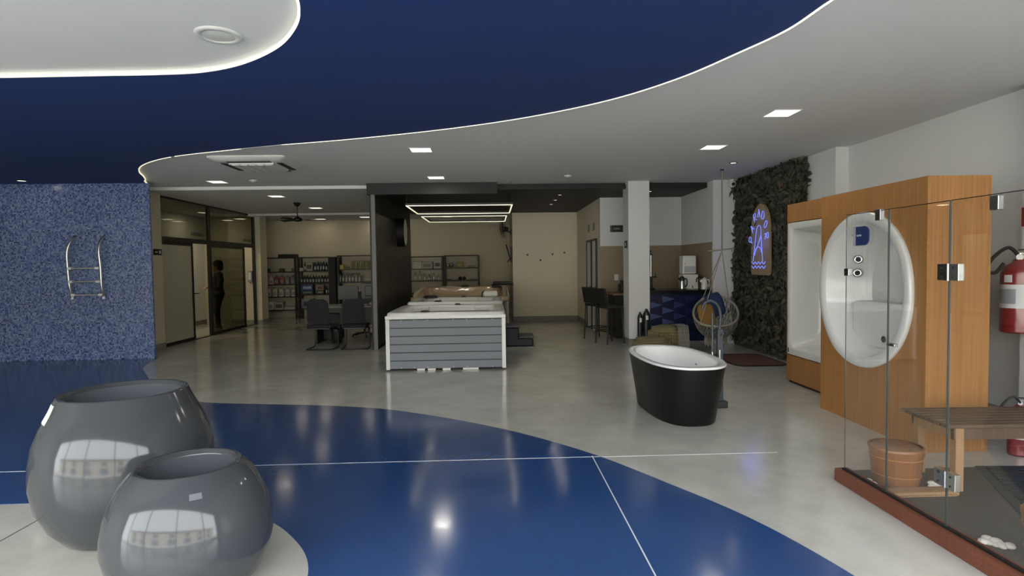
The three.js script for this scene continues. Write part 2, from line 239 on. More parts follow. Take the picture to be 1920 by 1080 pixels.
function downlight(x, y, z, label, r = 0.035, k = 4) {
  const t = thing('downlight', label, 'spotlight', [x, y, z], 0, 'small round ceiling spots');
  part(t, 'ring', lathe([[r, 0], [r, -0.006], [r + 0.018, -0.006], [r + 0.02, 0]], 20), M.blackMetal); part(t, 'lamp', cyl(r, r, 0.003, 20), M.panelNeutral, [0, -0.003, 0]);
  areaLight(t, 0, -0.008, 0, r * 1.7, r * 1.7, NEUTRAL, k);
}
downlight(3.8, 3.1, -9.03, 'small spot in the white ceiling beside the plant wall', 0.045, 1.5); downlight(1.45, 3.0, -12.15, 'nearest of three small spots in the black ceiling'); downlight(1.46, 3.0, -13.1, 'middle of three small spots in the black ceiling'); downlight(1.46, 3.0, -14.0, 'farthest of three small spots in the black ceiling');
downlight(3.2, 3.0, -11.7, 'small spot in the black ceiling right of the column', 0.05, 1.5); downlight(-7.76, 3.065, -10.0, 'small spot in the blue ceiling above the mosaic wall', 0.06, 1.5);
{ const t = thing('ceiling_air_conditioner', 'white ceiling cassette air conditioner with square grille', 'air conditioner', [-3.35, 3.1, -8.68]);
  part(t, 'body', loft([ring(0.54, 0.54, 0, 14, 64), ring(0.54, 0.54, -0.018, 14, 64), ring(0.46, 0.46, -0.06, 14, 64), ring(0.32, 0.32, -0.062, 14, 64)], { cap1: true }), M.plasticWhite);
  part(t, 'grille', rb(-0.31, 0.31, -0.085, -0.06, -0.31, 0.31, 0.006), M.plasticWhite);
  for (let k = 0; k < 5; k++) part(t, 'slat', bx(-0.275 + k * 0.115, -0.185 + k * 0.115, -0.094, -0.085, -0.28, 0.28), M.plasticWhite);
  for (const s of [-1, 1]) { part(t, 'louver', bx(-0.3, 0.3, -0.07, -0.055, s * 0.39 - 0.035, s * 0.39 + 0.035), M.spaDark); part(t, 'louver', bx(s * 0.39 - 0.035, s * 0.39 + 0.035, -0.07, -0.055, -0.3, 0.3), M.spaDark); } }
{ const t = thing('ceiling_speaker', 'round white ceiling speaker in the white ceiling island', 'speaker', [-1.78, 3.1, -3.98]);
  part(t, 'rim', lathe([[0.105, 0], [0.105, -0.012], [0.135, -0.014], [0.145, 0]], 48), M.plasticWhite); part(t, 'grille', lathe([[0, -0.012], [0.105, -0.008], [0.106, 0]], 48), M.plasticWhite); }
for (const [x, z, l] of [[-4.14, -10.42, 'small round smoke detector beside the left ceiling light'], [1.36, -10.18, 'small round smoke detector in the ceiling left of the white column']]) { const t = thing('smoke_detector', l, 'detector', [x, 3.1, z]); part(t, 'body', lathe([[0, -0.035], [0.04, -0.035], [0.055, -0.02], [0.07, -0.015], [0.07, 0]], 32), M.plasticWhite); part(t, 'sensor', cyl(0.02, 0.025, 0.012, 20), M.plasticGrey, [0, -0.038, 0]); }
{ const t = thing('ceiling_fan', 'dark ceiling fan hanging over the desks', 'fan', [-4.4, 3.04, -13.5]);
  part(t, 'canopy', lathe([[0.012, -0.09], [0.05, -0.07], [0.085, -0.01], [0.085, 0]], 32), M.blackMetal); part(t, 'rod', bar([0, -0.05, 0], [0, -0.34, 0], 0.012), M.blackMetal);
  part(t, 'motor', lathe([[0, -0.43], [0.07, -0.425], [0.11, -0.4], [0.1, -0.36], [0.05, -0.33], [0.015, -0.31]], 32), M.blackMetal);
  for (const a of [0.35, 2.45, 4.5]) { const b = new THREE.Group(); b.name = 'blade'; b.rotation.y = a; b.position.y = -0.385; t.add(b); part(b, 'paddle', rb(0.18, 0.62, -0.006, 0.006, -0.055, 0.055, 0.004), M.blackMetal, null, [0.22, 0, 0]); part(b, 'arm', bx(0.08, 0.24, -0.004, 0.004, -0.02, 0.02), M.blackMetal); } }
function pendant(x0, x1, z0, z1, y, label) {
  const t = thing('pendant_light_frame', label, 'pendant light', [0, 0, 0], 0, 'rectangular hanging light frames'), w = 0.028, h = 0.045;
  for (const [a, b, c, d] of [[x0, x1, z0, z0 + w], [x0, x1, z1 - w, z1], [x0, x0 + w, z0 + w, z1 - w], [x1 - w, x1, z0 + w, z1 - w]]) { const p = part(t, 'profile', bx(a, b, y + 0.012, y + h, c, d), M.blackMetal); part(p, 'diffuser', bx(a + 0.003, b - 0.003, y, y + 0.012, c + 0.003, d - 0.003), M.led); areaLight(t, (a + b) / 2, y - 0.003, (c + d) / 2, b - a, d - c, [1, 0.9, 0.66], 0.3); }
  for (const [x, z] of [[x0 + 0.02, z0 + 0.02], [x1 - 0.02, z0 + 0.02], [x0 + 0.02, z1 - 0.02], [x1 - 0.02, z1 - 0.02]]) part(t, 'cable', bar([x, y + h, z], [x, 3.0, z], 0.003, 5), M.blackMetal);
}
pendant(-1.46, 0.39, -11.72, -10.12, 2.59, 'nearer hanging rectangular light frame over the tubs'); pendant(-1.46, 0.35, -13.92, -12.34, 2.59, 'farther hanging rectangular light frame over the tubs');

// ---------------------------------------------------------------- two glazed pots
function pot(name, label, x, z, R, H, rim, tiltA, tilt, prof) {
  const t = thing(name, label, 'pot', [x, 0, z]), n = 96, outer = prof.map(([r, h]) => ring(r * R, r * R, h * H, 2, n));
  const bend = (g) => { const p = g.attributes.position; for (let i = 0; i < p.count; i++) { const y = p.getY(i), k = Math.max(0, y / H) ** 3; p.setY(i, y + k * tilt * (p.getX(i) * Math.cos(tiltA) + p.getZ(i) * Math.sin(tiltA))); } g.computeVertexNormals(); return g; };
  part(t, 'body', bend(loft(outer, { cap0: true })), M.glaze);
  part(t, 'rim', bend(loft([ring(rim, rim, H - 0.004, 2, n), ring(rim - 0.006, rim - 0.006, H + 0.006, 2, n), ring(rim - 0.024, rim - 0.024, H + 0.004, 2, n), ring(rim - 0.032, rim - 0.032, H - 0.02, 2, n)])), M.glaze);
  part(t, 'inside', bend(loft([ring(rim - 0.032, rim - 0.032, H - 0.02, 2, n), ring(R * 0.8, R * 0.8, H * 0.72, 2, n), ring(R * 0.9, R * 0.9, H * 0.4, 2, n), ring(R * 0.5, R * 0.5, H * 0.08, 2, n)], { cap1: true })), M.glazeIn);
  return t;
}
const potProf = (rimR, R) => [[0.62, 0], [0.7, 0.02], [0.84, 0.12], [0.95, 0.26], [1.0, 0.42], [0.99, 0.55], [0.95, 0.68], [0.87, 0.8], [0.77, 0.91], [rimR / R, 0.997]];
function patch(rim, R, H, a0, a1, h0, h1) { const pr = potProf(rim, R), rad = (h) => { let i = 1; while (pr[i][1] < h && i < pr.length - 1) i++; const [r0, y0] = pr[i - 1], [r1, y1] = pr[i]; return (r0 + (r1 - r0) * (h - y0) / (y1 - y0)) * R + 0.0025; }, rows = [];
  for (let j = 0; j <= 6; j++) { const h = h0 + (h1 - h0) * j / 6, r = rad(h), row = []; for (let k = 0; k <= 8; k++) { const a = a0 + (a1 - a0) * k / 8; row.push([r * Math.cos(a), h * H, r * Math.sin(a)]); } rows.push(row); } return loft(rows, { closed: false }); }
{ const t = pot('glazed_pot', 'larger dark grey glazed pot standing behind the smaller one', -2.21, -3.55, 0.475, 0.83, 0.335, 0, 0, potProf(0.335, 0.475)); part(t, 'sticker', patch(0.335, 0.475, 0.83, 2.25, 2.7, 0.85, 0.97), M.paper); }  // small pale patch laid on the left shoulder of the pot
{ const t = pot('glazed_pot', 'smaller dark grey glazed pot in front of the larger one', -1.49, -2.86, 0.375, 0.605, 0.238, 0, 0, potProf(0.238, 0.375)); part(t, 'sticker', patch(0.238, 0.375, 0.605, 0.93, 1.1, 0.87, 0.91), mat('#55565a', 0.5)); }

// ---------------------------------------------------------------- spas
function spaShell(a, b, h, e = 9) {
  return loft([ring(a, b, h - 0.1, 14, 96), ring(a + 0.004, b + 0.004, h - 0.05, 14, 96), ring(a - 0.004, b - 0.004, h - 0.018, 14, 96), ring(a - 0.03, b - 0.03, h, 13, 96), ring(a - 0.13, b - 0.13, h - 0.002, 10, 96), ring(a - 0.17, b - 0.17, h - 0.03, e, 96), ring(a - 0.22, b - 0.22, h - 0.3, 7, 96), ring(a - 0.42, b - 0.42, h - 0.36, 5, 96), ring(a - 0.5, b - 0.5, h - 0.62, 4, 96)], { cap1: true });
}
function spaTrim(t, a, b, h) {
  for (const [x, z, r] of [[-a * 0.35, b - 0.085, 0.07], [a * 0.1, -b + 0.1, 0.05], [a * 0.15, b - 0.4, 0.045]]) part(t, 'diverter_knob', lathe([[0, 0.025], [r * 0.6, 0.024], [r, 0.012], [r * 1.05, 0]], 24), M.spaDark, [x, z > b - 0.2 ? h : h - (z > 0 ? 0.3 : 0), z]);
  for (const x of [-a * 0.62, a * 0.62]) part(t, 'headrest', rb(x - 0.16, x + 0.16, h - 0.14, h - 0.01, -b + 0.15, -b + 0.22, 0.03, 3), M.acrylic);
  for (let k = 0; k < 6; k++) { const x = -a * 0.7 + k * a * 0.28; part(t, 'jet', lathe([[0, 0.008], [0.015, 0.004], [0.03, 0.012], [0.034, 0]], 18), M.chrome, [x, h - 0.2, -b + 0.205], [Math.PI / 2, 0, 0]); }
}
{ const a = 0.89, b = 0.86, h = 0.87, t = thing('spa_tub', 'white spa with grey plank sides at the front', 'spa', [-0.69, 0, -9.5]);
  part(t, 'shell', spaShell(a, b, h), M.acrylic); part(t, 'lip', rb(-a - 0.004, a + 0.004, h - 0.1, h - 0.045, b - 0.015, b + 0.012, 0.012), M.acrylic); spaTrim(t, a, b, h);
  for (let k = 0; k < 6; k++) part(t, 'plank', rb(-a + 0.06, a - 0.06, 0.035 + k * 0.122, 0.035 + k * 0.122 + 0.111, b - 0.03, b - 0.008, 0.003), M.spaPanel);
  part(t, 'backing', bx(-a + 0.05, a - 0.05, 0.03, h - 0.1, -b + 0.05, b - 0.03), M.spaDark);
  for (const s of [-1, 1]) { part(t, 'corner_post', rb(s * (a - 0.03) - 0.03, s * (a - 0.03) + 0.03, 0.02, h - 0.08, b - 0.05, b, 0.008), M.acrylic); part(t, 'corner_post', rb(s * (a - 0.03) - 0.03, s * (a - 0.03) + 0.03, 0.02, h - 0.08, -b, -b + 0.06, 0.008), M.acrylic);
    for (let k = 0; k < 6; k++) part(t, 'plank', bx(s * (a - 0.02) - 0.01, s * (a - 0.02) + 0.01, 0.035 + k * 0.122, 0.152 + k * 0.122, -b + 0.06, b - 0.05), M.spaPanel); }
  for (const x of [-0.66, -0.47, -0.27, 0.11, 0.31, 0.69]) for (const y of [0.05, 0.755]) part(t, 'screw', cyl(0.007, 0.006, 0.004, 10), M.acrylic, [x, y, b - 0.006], [Math.PI / 2, 0, 0]);
  for (const x of [-0.38, -0.22, 0, 0.3, 0.42]) part(t, 'foot', rb(x - 0.06, x + 0.06, 0, 0.035, b - 0.12, b - 0.03, 0.006), M.plasticWhite); for (const x of [-0.6, 0.6]) part(t, 'foot', bx(x - 0.1, x + 0.1, 0, 0.035, -b + 0.1, -b + 0.25), M.plasticWhite); }
{ const a = 0.9, b = 0.84, h = 0.89, t = thing('spa_tub', 'second white spa behind the grey-sided one', 'spa', [-0.69, 0, -11.68]);
  part(t, 'shell', spaShell(a, b, h), M.acrylic); spaTrim(t, a, b, h); part(t, 'cabinet', rb(-a + 0.03, a - 0.03, 0, h - 0.1, -b + 0.03, b - 0.03, 0.01), M.spaPanel);
  part(t, 'filter_lid', lathe([[0, 0.05], [0.12, 0.045], [0.15, 0.02], [0.155, 0]], 28), M.spaDark, [-0.6, h, -0.68]);
  part(t, 'pillow', rb(0.5, 0.82, h, h + 0.12, -0.78, -0.64, 0.05, 3), M.plasticWhite); part(t, 'pillow_strap', tube([[0.48, h, -0.62], [0.5, h + 0.1, -0.66], [0.55, h + 0.11, -0.7]], 0.012, 16), M.spaDark); }
{ const a = 1.12, b = 0.95, h = 0.84, t = thing('spa_tub', 'tan spa shell tipped up on a metal frame at the rear', 'spa', [-0.72, 0, -13.95]);
  const sh = part(t, 'shell', spaShell(a, b, 0, 7), M.acrylicTan, [0, 0.95, 0], [0.1, 0, 0]); part(sh, 'diverter_knob', cyl(0.13, 0.12, 0.03, 24), M.spaDark, [0.85, 0.01, -0.6]); part(sh, 'diverter_knob', cyl(0.1, 0.09, 0.03, 24), M.spaDark, [0.05, 0.01, -0.85]);
  for (const x of [-a + 0.05, a - 0.05]) for (const z of [-b + 0.06, b - 0.06]) part(t, 'leg', bx(x - 0.025, x + 0.025, 0, 0.93 - z * 0.1 - 0.1, z - 0.025, z + 0.025), M.plasticGrey);
  for (const z of [-b + 0.06, b - 0.06]) part(t, 'rail', bx(-a + 0.05, a - 0.05, 0.1, 0.14, z - 0.02, z + 0.02), M.plasticGrey); part(t, 'pump_box', rb(0.5, 1.0, 0.02, 0.5, -0.4, 0.4, 0.02), M.spaDark); }
{ const t = thing('spa_steps', 'dark grey two tread spa steps on the floor', 'steps', [0.3, 0, -11.15]);
  part(t, 'body', rb(-0.05, 0.2, 0.02, 0.38, -0.3, 0.28, 0.03, 3), M.spaDark); part(t, 'body', rb(0.15, 0.47, 0.02, 0.18, -0.3, 0.28, 0.03, 3), M.spaDark); part(t, 'tread', rb(-0.06, 0.22, 0.38, 0.41, -0.32, 0.3, 0.012), mat('#55585a', 0.7)); part(t, 'tread', rb(0.2, 0.49, 0.18, 0.21, -0.32, 0.3, 0.012), mat('#55585a', 0.7)); part(t, 'base', bx(-0.06, 0.49, 0, 0.022, -0.31, 0.29), mat('#6b6e70', 0.6)); }

// ---------------------------------------------------------------- slatted black partition and round sign
{ const t = thing('slat_partition', 'black vertical slat partition left of the tubs', 'partition');
  part(t, 'core', bx(-2.25, -2.165, 0, 3.0, -15.7, -10.97), M.blackPaint); part(t, 'end_post', rb(-2.215, -2.14, 0, 2.9, -10.99, -10.93, 0.004), mat('#6a6a67', 0.6)); part(t, 'top_band', bx(-2.166, -2.15, 2.56, 3.0, -15.7, -10.99), M.blackPaint);
  const sl = []; for (let z = -15.68; z < -11.05; z += 0.12) sl.push(bx(-2.166, -2.14, 0.02, 2.56, z, z + 0.07)); const s = part(t, 'slats', merge(sl), M.slat); s.userData.kind = 'stuff';
  part(t, 'skirting', bx(-2.166, -2.14, 0, 0.06, -15.7, -10.99), M.blackPaint); }
{ const t = thing('round_wall_sign', 'round drum sign on the black slat partition', 'sign', [-2.145, 2.34, -13.6]); part(t, 'drum', cyl(0.33, 0.33, 0.16, 48).rotateZ(-Math.PI / 2), M.blackPaint, [0.08, 0, 0]); part(t, 'face', cyl(0.32, 0.315, 0.012, 48).rotateZ(-Math.PI / 2), M.plasticWhite, [0.166, 0, 0]); part(t, 'rim', new THREE.TorusGeometry(0.322, 0.012, 8, 48).rotateY(Math.PI / 2), M.blackMetal, [0.17, 0, 0]); }

// ---------------------------------------------------------------- pool ladder on the mosaic wall
{ const t = thing('pool_ladder', 'steel pool ladder hung on the blue mosaic wall', 'ladder', [-7.0, 0, -10.4]);
  for (const s of [-1, 1]) { const x = s * 0.27; part(t, 'rail', tube([[x * 0.98, 1.1, 0.05], [x, 1.3, 0.1], [x * 1.02, 1.62, 0.12], [x * 0.98, 1.9, 0.13], [x * 0.92 + 0.03, 2.08, 0.09], [x * 0.9 + 0.05, 2.16, 0.0]], 0.021, 48, 12), M.steel); part(t, 'foot_cap', cyl(0.027, 0.022, 0.05, 14), M.plasticWhite, [x * 0.98, 1.09, 0.05]); }
  for (const [y, z] of [[1.14, 0.06], [1.37, 0.11], [1.6, 0.12]]) { const st = part(t, 'step', rb(-0.26, 0.26, y - 0.014, y + 0.014, z - 0.035, z + 0.035, 0.008), M.steel); for (const s of [-1, 1]) part(st, 'step_cap', rb(s * 0.23 - 0.035, s * 0.23 + 0.035, y - 0.022, y + 0.022, z - 0.04, z + 0.04, 0.008), M.plasticWhite); } }
{ const t = thing('wall_plate', 'small dark sign plate on the pale pier beside the mosaic wall', 'sign', [-6.468, 1.9, -11.55]); part(t, 'plate', rb(0, 0.008, -0.06, 0.06, -0.14, 0.14, 0.003), M.blackPaint); part(t, 'pictogram', merge([bx(0.008, 0.01, -0.03, 0.03, -0.1, -0.05), bx(0.008, 0.01, -0.01, 0.01, 0.0, 0.09)]), M.paper); }

// ---------------------------------------------------------------- glass office front
const gx = -6.6;
struct('window_2', bx(gx - 0.03, gx + 0.03, 2.13, 2.23, -16.5, -11.72), M.blackMetal, 'dark framed glass partition of the office');
{ const w = scene.getObjectByName('window_2');
  part(w, 'head', bx(gx - 0.03, gx + 0.03, 3.0, 3.04, -16.5, -11.72), M.blackMetal);
  for (const z of [-11.745, -13.9, -16.47]) part(w, 'post', bx(gx - 0.035, gx + 0.035, 0, 3.0, z - 0.04, z + 0.03), M.blackMetal);
  for (const [a, b] of [[-13.86, -11.78], [-16.44, -13.94]]) { part(w, 'pane', bx(gx - 0.004, gx + 0.004, 2.23, 3.0, a, b), M.glassTint); part(w, 'track', bx(gx - 0.05, gx + 0.05, 0, 0.012, a, b), M.blackMetal); }
  part(w, 'lettering', merge([0, 1, 2, 3, 4, 5, 6, 7].map((k) => bx(gx + 0.006, gx + 0.008, 2.3, 2.38, -13.72 + k * 0.08, -13.72 + k * 0.08 + 0.055))), M.jointDark);
  part(w, 'lettering', merge([0, 1, 2, 3, 4, 5, 6].map((k) => bx(gx + 0.006, gx + 0.008, 2.28, 2.36, -16.36 + k * 0.08, -16.36 + k * 0.08 + 0.055))), M.jointDark); }
function slidingDoor(n, z0, z1, m, label, handleZ) {
  const w = struct('door_' + n, bx(gx - 0.022, gx + 0.012, 2.07, 2.13, z0, z1), M.blackMetal, label);
  part(w, 'rail', bx(gx - 0.022, gx + 0.012, 0.012, 0.06, z0, z1), M.blackMetal); for (const z of [z0, z1 - 0.06]) part(w, 'stile', bx(gx - 0.022, gx + 0.012, 0.06, 2.07, z, z + 0.06), M.blackMetal);
  part(w, 'pane', bx(gx - 0.008, gx - 0.002, 0.06, 2.07, z0 + 0.06, z1 - 0.06), m);
  if (handleZ) { const h = part(w, 'handle', bar([gx + 0.012, 1.02, handleZ], [gx + 0.07, 1.02, handleZ], 0.012), M.blackMetal); part(h, 'lever', bar([gx + 0.065, 1.02, handleZ], [gx + 0.065, 1.02, handleZ - 0.13], 0.01), M.blackMetal); }
}
slidingDoor(1, -13.15, -11.78, M.frosted, 'frosted glass office door with a lever handle', -13.11); slidingDoor(2, -15.85, -13.94, M.glassTint, 'tinted glass office door with the standing figure behind it');

// ---------------------------------------------------------------- the figure behind the glass
function skin(joints, bones, lo, hi, res, blend) {     // joints with radii joined by a smooth minimum
  const mc = new MarchingCubes(res, M.white, false, false, 200000), size = Math.max(hi[0] - lo[0], hi[1] - lo[1], hi[2] - lo[2]), c = [0, 1, 2].map((k) => (lo[k] + hi[k]) / 2); mc.isolation = 0;
  for (let k = 0; k < res; k++) for (let j = 0; j < res; j++) for (let i = 0; i < res; i++) {
    const p = [i, j, k].map((v, q) => c[q] + (v / res * 2 - 1) * size / 2); let acc = 0;
    for (const [A, B] of bones) { const a = joints[A], b = joints[B], ab = [b[0] - a[0], b[1] - a[1], b[2] - a[2]], ap = [p[0] - a[0], p[1] - a[1], p[2] - a[2]], l = ab[0] ** 2 + ab[1] ** 2 + ab[2] ** 2;
      const h = l ? Math.max(0, Math.min(1, (ab[0] * ap[0] + ab[1] * ap[1] + ab[2] * ap[2]) / l)) : 0, d = Math.hypot(ap[0] - ab[0] * h, ap[1] - ab[1] * h, ap[2] - ab[2] * h) - (a[3] + (b[3] - a[3]) * h); acc += Math.exp(-d / blend); }
    mc.field[i + j * res + k * res * res] = blend * Math.log(Math.max(acc, 1e-30));
  }
  mc.update(); const n = mc.count, pos = new Float32Array(n * 3), nor = new Float32Array(n * 3);
  for (let i = 0; i < n; i++) for (let q = 0; q < 3; q++) { pos[i * 3 + q] = c[q] + mc.positionArray[i * 3 + q] * size / 2; nor[i * 3 + q] = mc.normalArray[i * 3 + q]; }
  const g = new THREE.BufferGeometry(); g.setAttribute('position', new THREE.BufferAttribute(pos, 3)); g.setAttribute('normal', new THREE.BufferAttribute(nor, 3)); return g;
}
{ // local frame: faces +z; fitted height 1.72
  const J = { pel: [0, 0.95, 0, 0.135], wai: [0, 1.1, 0.01, 0.115], che: [0, 1.28, 0, 0.13], top: [0, 1.4, -0.015, 0.09], nek: [0, 1.47, 0.005, 0.05], hed: [0, 1.53, 0.02, 0.05] };
  for (const [s, k] of [[-1, 'L'], [1, 'R']]) Object.assign(J, { ['hip' + k]: [s * 0.09, 0.9, 0, 0.105], ['kne' + k]: [s * 0.1, 0.5, 0.02 + (s > 0 ? 0.05 : 0), 0.065], ['ank' + k]: [s * 0.1, 0.1, -0.02 + (s > 0 ? 0.06 : 0), 0.042], ['toe' + k]: [s * 0.115, 0.045, 0.15 + (s > 0 ? 0.06 : 0), 0.036], ['hee' + k]: [s * 0.1, 0.045, -0.05 + (s > 0 ? 0.06 : 0), 0.04],
    ['sho' + k]: [s * 0.17, 1.39, -0.01, 0.06], ['elb' + k]: [s * 0.23, 1.12, 0.02, 0.046], ['wri' + k]: [s * 0.1, 1.1, 0.18, 0.03] });
  const B = [['pel', 'wai'], ['wai', 'che'], ['che', 'top'], ['top', 'nek'], ['nek', 'hed']];
  for (const k of 'LR') B.push(['pel', 'hip' + k], ['hip' + k, 'kne' + k], ['kne' + k, 'ank' + k], ['ank' + k, 'hee' + k], ['hee' + k, 'toe' + k], ['top', 'sho' + k], ['sho' + k, 'elb' + k], ['elb' + k, 'wri' + k]);
  const body = skin(J, B, [-0.5, 0, -0.5], [0.5, 1.7, 0.5], 110, 0.014);
  const hj = { cra: [0, 1.635, 0, 0.085], fac: [0, 1.57, 0.045, 0.06], chi: [0, 1.525, 0.065, 0.032], nos: [0, 1.585, 0.112, 0.012], nob: [0, 1.61, 0.1, 0.008], eaL: [-0.082, 1.595, 0.01, 0.018], eaR: [0.082, 1.595, 0.01, 0.018], bro: [0, 1.63, 0.07, 0.035], lip: [0, 1.548, 0.098, 0.012] };
  const head = skin(hj, [['cra', 'fac'], ['fac', 'chi'], ['nob', 'nos'], ['eaL', 'eaL'], ['eaR', 'eaR'], ['bro', 'bro'], ['lip', 'lip']], [-0.14, 1.46, -0.14], [0.14, 1.74, 0.14], 64, 0.008);
  const hands = []; for (const s of [-1, 1]) { const w = [s * 0.1, 1.1, 0.18], q = { p0: [w[0], w[1], w[2], 0.026], p1: [w[0] - s * 0.02, w[1] + 0.005, w[2] + 0.08, 0.03] }, bn = [['p0', 'p1']];
    [[-0.028, 0.06], [-0.01, 0.072], [0.01, 0.07], [0.028, 0.055]].forEach(([o, l], i) => { q['a' + i] = [w[0] - s * 0.02 + o, w[1] + 0.005, w[2] + 0.095, 0.0095]; q['b' + i] = [q['a' + i][0], w[1] - 0.01, w[2] + 0.095 + l * 0.55, 0.0088]; q['c' + i] = [q['a' + i][0], w[1] - 0.035, w[2] + 0.095 + l * 0.75, 0.008]; bn.push(['a' + i, 'b' + i], ['b' + i, 'c' + i]); });
    q.t0 = [w[0] - s * 0.035, w[1] + 0.01, w[2] + 0.04, 0.011]; q.t1 = [w[0] - s * 0.065, w[1] + 0.012, w[2] + 0.08, 0.0095]; bn.push(['t0', 't1']); hands.push(skin(q, bn, [w[0] - 0.11, w[1] - 0.11, w[2] - 0.04], [w[0] + 0.11, w[1] + 0.11, w[2] + 0.18], 48, 0.004)); }
  const g = mergeGeometries([body, head, ...hands]), P = g.attributes.position, col = new Float32Array(P.count * 3);
  const C = { skin: [0.42, 0.25, 0.17], shirt: [0.07, 0.062, 0.07], hem: [0.22, 0.2, 0.18], trouser: [0.014, 0.014, 0.017], shoe: [0.42, 0.4, 0.37], eye: [0.02, 0.015, 0.012], mouth: [0.3, 0.12, 0.1] };
  for (let i = 0; i < P.count; i++) { const x = P.getX(i), y = P.getY(i), z = P.getZ(i); let c = C.skin;
    if (y < 0.085) c = C.shoe; else if (y < 0.96 && z < 0.19) c = C.trouser; else if (y < 1.06 && z < 0.15 && Math.abs(x) < 0.17) c = C.hem; else if (y < 1.455 && z < 0.16) c = C.shirt;
    if (y > 1.59 && y < 1.607 && z > 0.075 && Math.abs(Math.abs(x) - 0.032) < 0.014) c = C.eye; if (Math.abs(y - 1.548) < 0.006 && z > 0.095 && Math.abs(x) < 0.024) c = C.mouth; col.set(c, i * 3); }
  g.setAttribute('color', new THREE.BufferAttribute(col, 3));
  const t = thing('person', 'person in a dark top and dark trousers standing behind the tinted office glass', 'person', [-6.88, 0, -14.9], -0.95);
  part(t, 'body', g, mat('#ffffff', 0.8, { vertexColors: true }));
  part(t, 'hair', skin({ a: [0, 1.675, -0.02, 0.098], b: [-0.07, 1.6, -0.03, 0.05], c: [0.07, 1.6, -0.03, 0.05], d: [0, 1.58, -0.07, 0.065], e: [0, 1.7, 0.05, 0.05] }, [['a', 'b'], ['a', 'c'], ['a', 'd'], ['a', 'e']], [-0.2, 1.45, -0.2], [0.2, 1.85, 0.2], 56, 0.014), mat('#241c17', 0.8)); }

// ---------------------------------------------------------------- shelves with goods
function shelfUnit(label, x0, x1, top, levels, z0, z1, m, thick = 0.03) {
  const t = thing('shelf_unit', label, 'shelf');
  for (const x of [x0, x1 - thick]) for (const z of [z0, z1 - thick]) part(t, 'post', bx(x, x + thick, 0, top, z, z + thick), m);
  for (const y of levels) part(t, 'shelf', bx(x0 + 0.004, x1 - 0.004, y - 0.03, y, z0 + 0.004, z1 - 0.004), m);
  part(t, 'top', bx(x0, x1, top, top + 0.025, z0, z1), m); return t;
}
const SZ = -18.18, SB = -18.58;                       // shelf front and back
const dk = M.blackMetal;
shelfUnit('dark metal shelf rack nearest the glass office', -7.12, -6.02, 1.86, [0.27, 0.68, 1.06, 1.45], SB, SZ, dk, 0.05);
shelfUnit('dark metal shelf rack full of dark bottles, middle of three', -5.98, -4.98, 1.86, [0.3, 0.74, 1.08, 1.46], SB, SZ, dk, 0.05);
{ const t = thing('tall_cupboard', 'tall narrow black cupboard between two shelf racks', 'cupboard'); part(t, 'body', rb(-4.97, -4.78, 0, 1.88, SB, SZ + 0.1, 0.006), M.blackPaint); part(t, 'door', rb(-4.96, -4.79, 0.05, 1.84, SZ + 0.1, SZ + 0.115, 0.004), M.blackPaint); }
shelfUnit('dark metal shelf rack behind the desk, next to the black partition', -4.76, -3.6, 1.9, [0.3, 0.7, 1.1, 1.5], SB, SZ, dk, 0.05);
shelfUnit('brown rear display shelf right of the black partition, left of two', -2.6, -1.5, 1.84, [0.3, 0.72, 1.11, 1.48], SB, SZ, mat('#3d372b', 0.6), 0.04);
shelfUnit('brown rear display shelf nearest the recessed wall', -1.47, -0.38, 1.86, [0.3, 0.72, 1.11, 1.5], SB, SZ, mat('#3d372b', 0.6), 0.04);
const ord = ['first', 'second', 'third', 'fourth', 'fifth', 'sixth', 'seventh', 'eighth', 'ninth', 'tenth', 'eleventh', 'twelfth'];
const bottleCol = {}; const bm = (c, r = 0.35) => (bottleCol[c + r] ??= phys(c, r, {}));
function bottle(x, y, h, r, c, label, group, capC = '#1a1a1c', z = SZ - 0.1, print = '#b9b9b2') {
  const t = thing('bottle', label, 'bottle', [x, y, z], 0, group);
  part(t, 'body', lathe([[0, 0], [r * 0.92, 0], [r, h * 0.03], [r, h * 0.6], [r * 0.85, h * 0.72], [r * 0.36, h * 0.82], [r * 0.33, h * 0.88]], 18), bm(c)); part(t, 'cap', cyl(r * 0.4, r * 0.38, h * 0.12, 14), bm(capC), [0, h * 0.92, 0]);
  part(t, 'print', new THREE.CylinderGeometry(r * 1.01, r * 1.01, h * 0.34, 14, 1, true, -0.9, 1.8), bm(print, 0.6), [0, h * 0.32, 0]);
}
function jug(x, y, h, r, c, label, group, capC, z = SZ - 0.12) {
  const t = thing('jug', label, 'jug', [x, y, z], 0, group);
  part(t, 'body', loft([ring(r * 0.93, r * 0.75, 0, 5, 28), ring(r, r * 0.8, h * 0.05, 5, 28), ring(r, r * 0.8, h * 0.62, 5, 28), ring(r * 0.8, r * 0.66, h * 0.8, 3, 28), ring(r * 0.35, r * 0.35, h * 0.88, 2, 28), ring(r * 0.33, r * 0.33, h * 0.93, 2, 28)], { cap0: true, cap1: true }), bm(c));
  part(t, 'cap', cyl(r * 0.42, r * 0.4, h * 0.09, 16), bm(capC), [0, h * 0.955, 0]); part(t, 'handle', tube([[r * 0.55, h * 0.6, 0], [r * 0.75, h * 0.78, 0], [r * 0.5, h * 0.9, 0], [r * 0.3, h * 0.86, 0]], r * 0.11, 14, 6), bm(c)); part(t, 'print', rb(-r * 0.7, r * 0.7, h * 0.15, h * 0.5, r * 0.79, r * 0.81, 0.004), bm('#9a948a', 0.6));
}
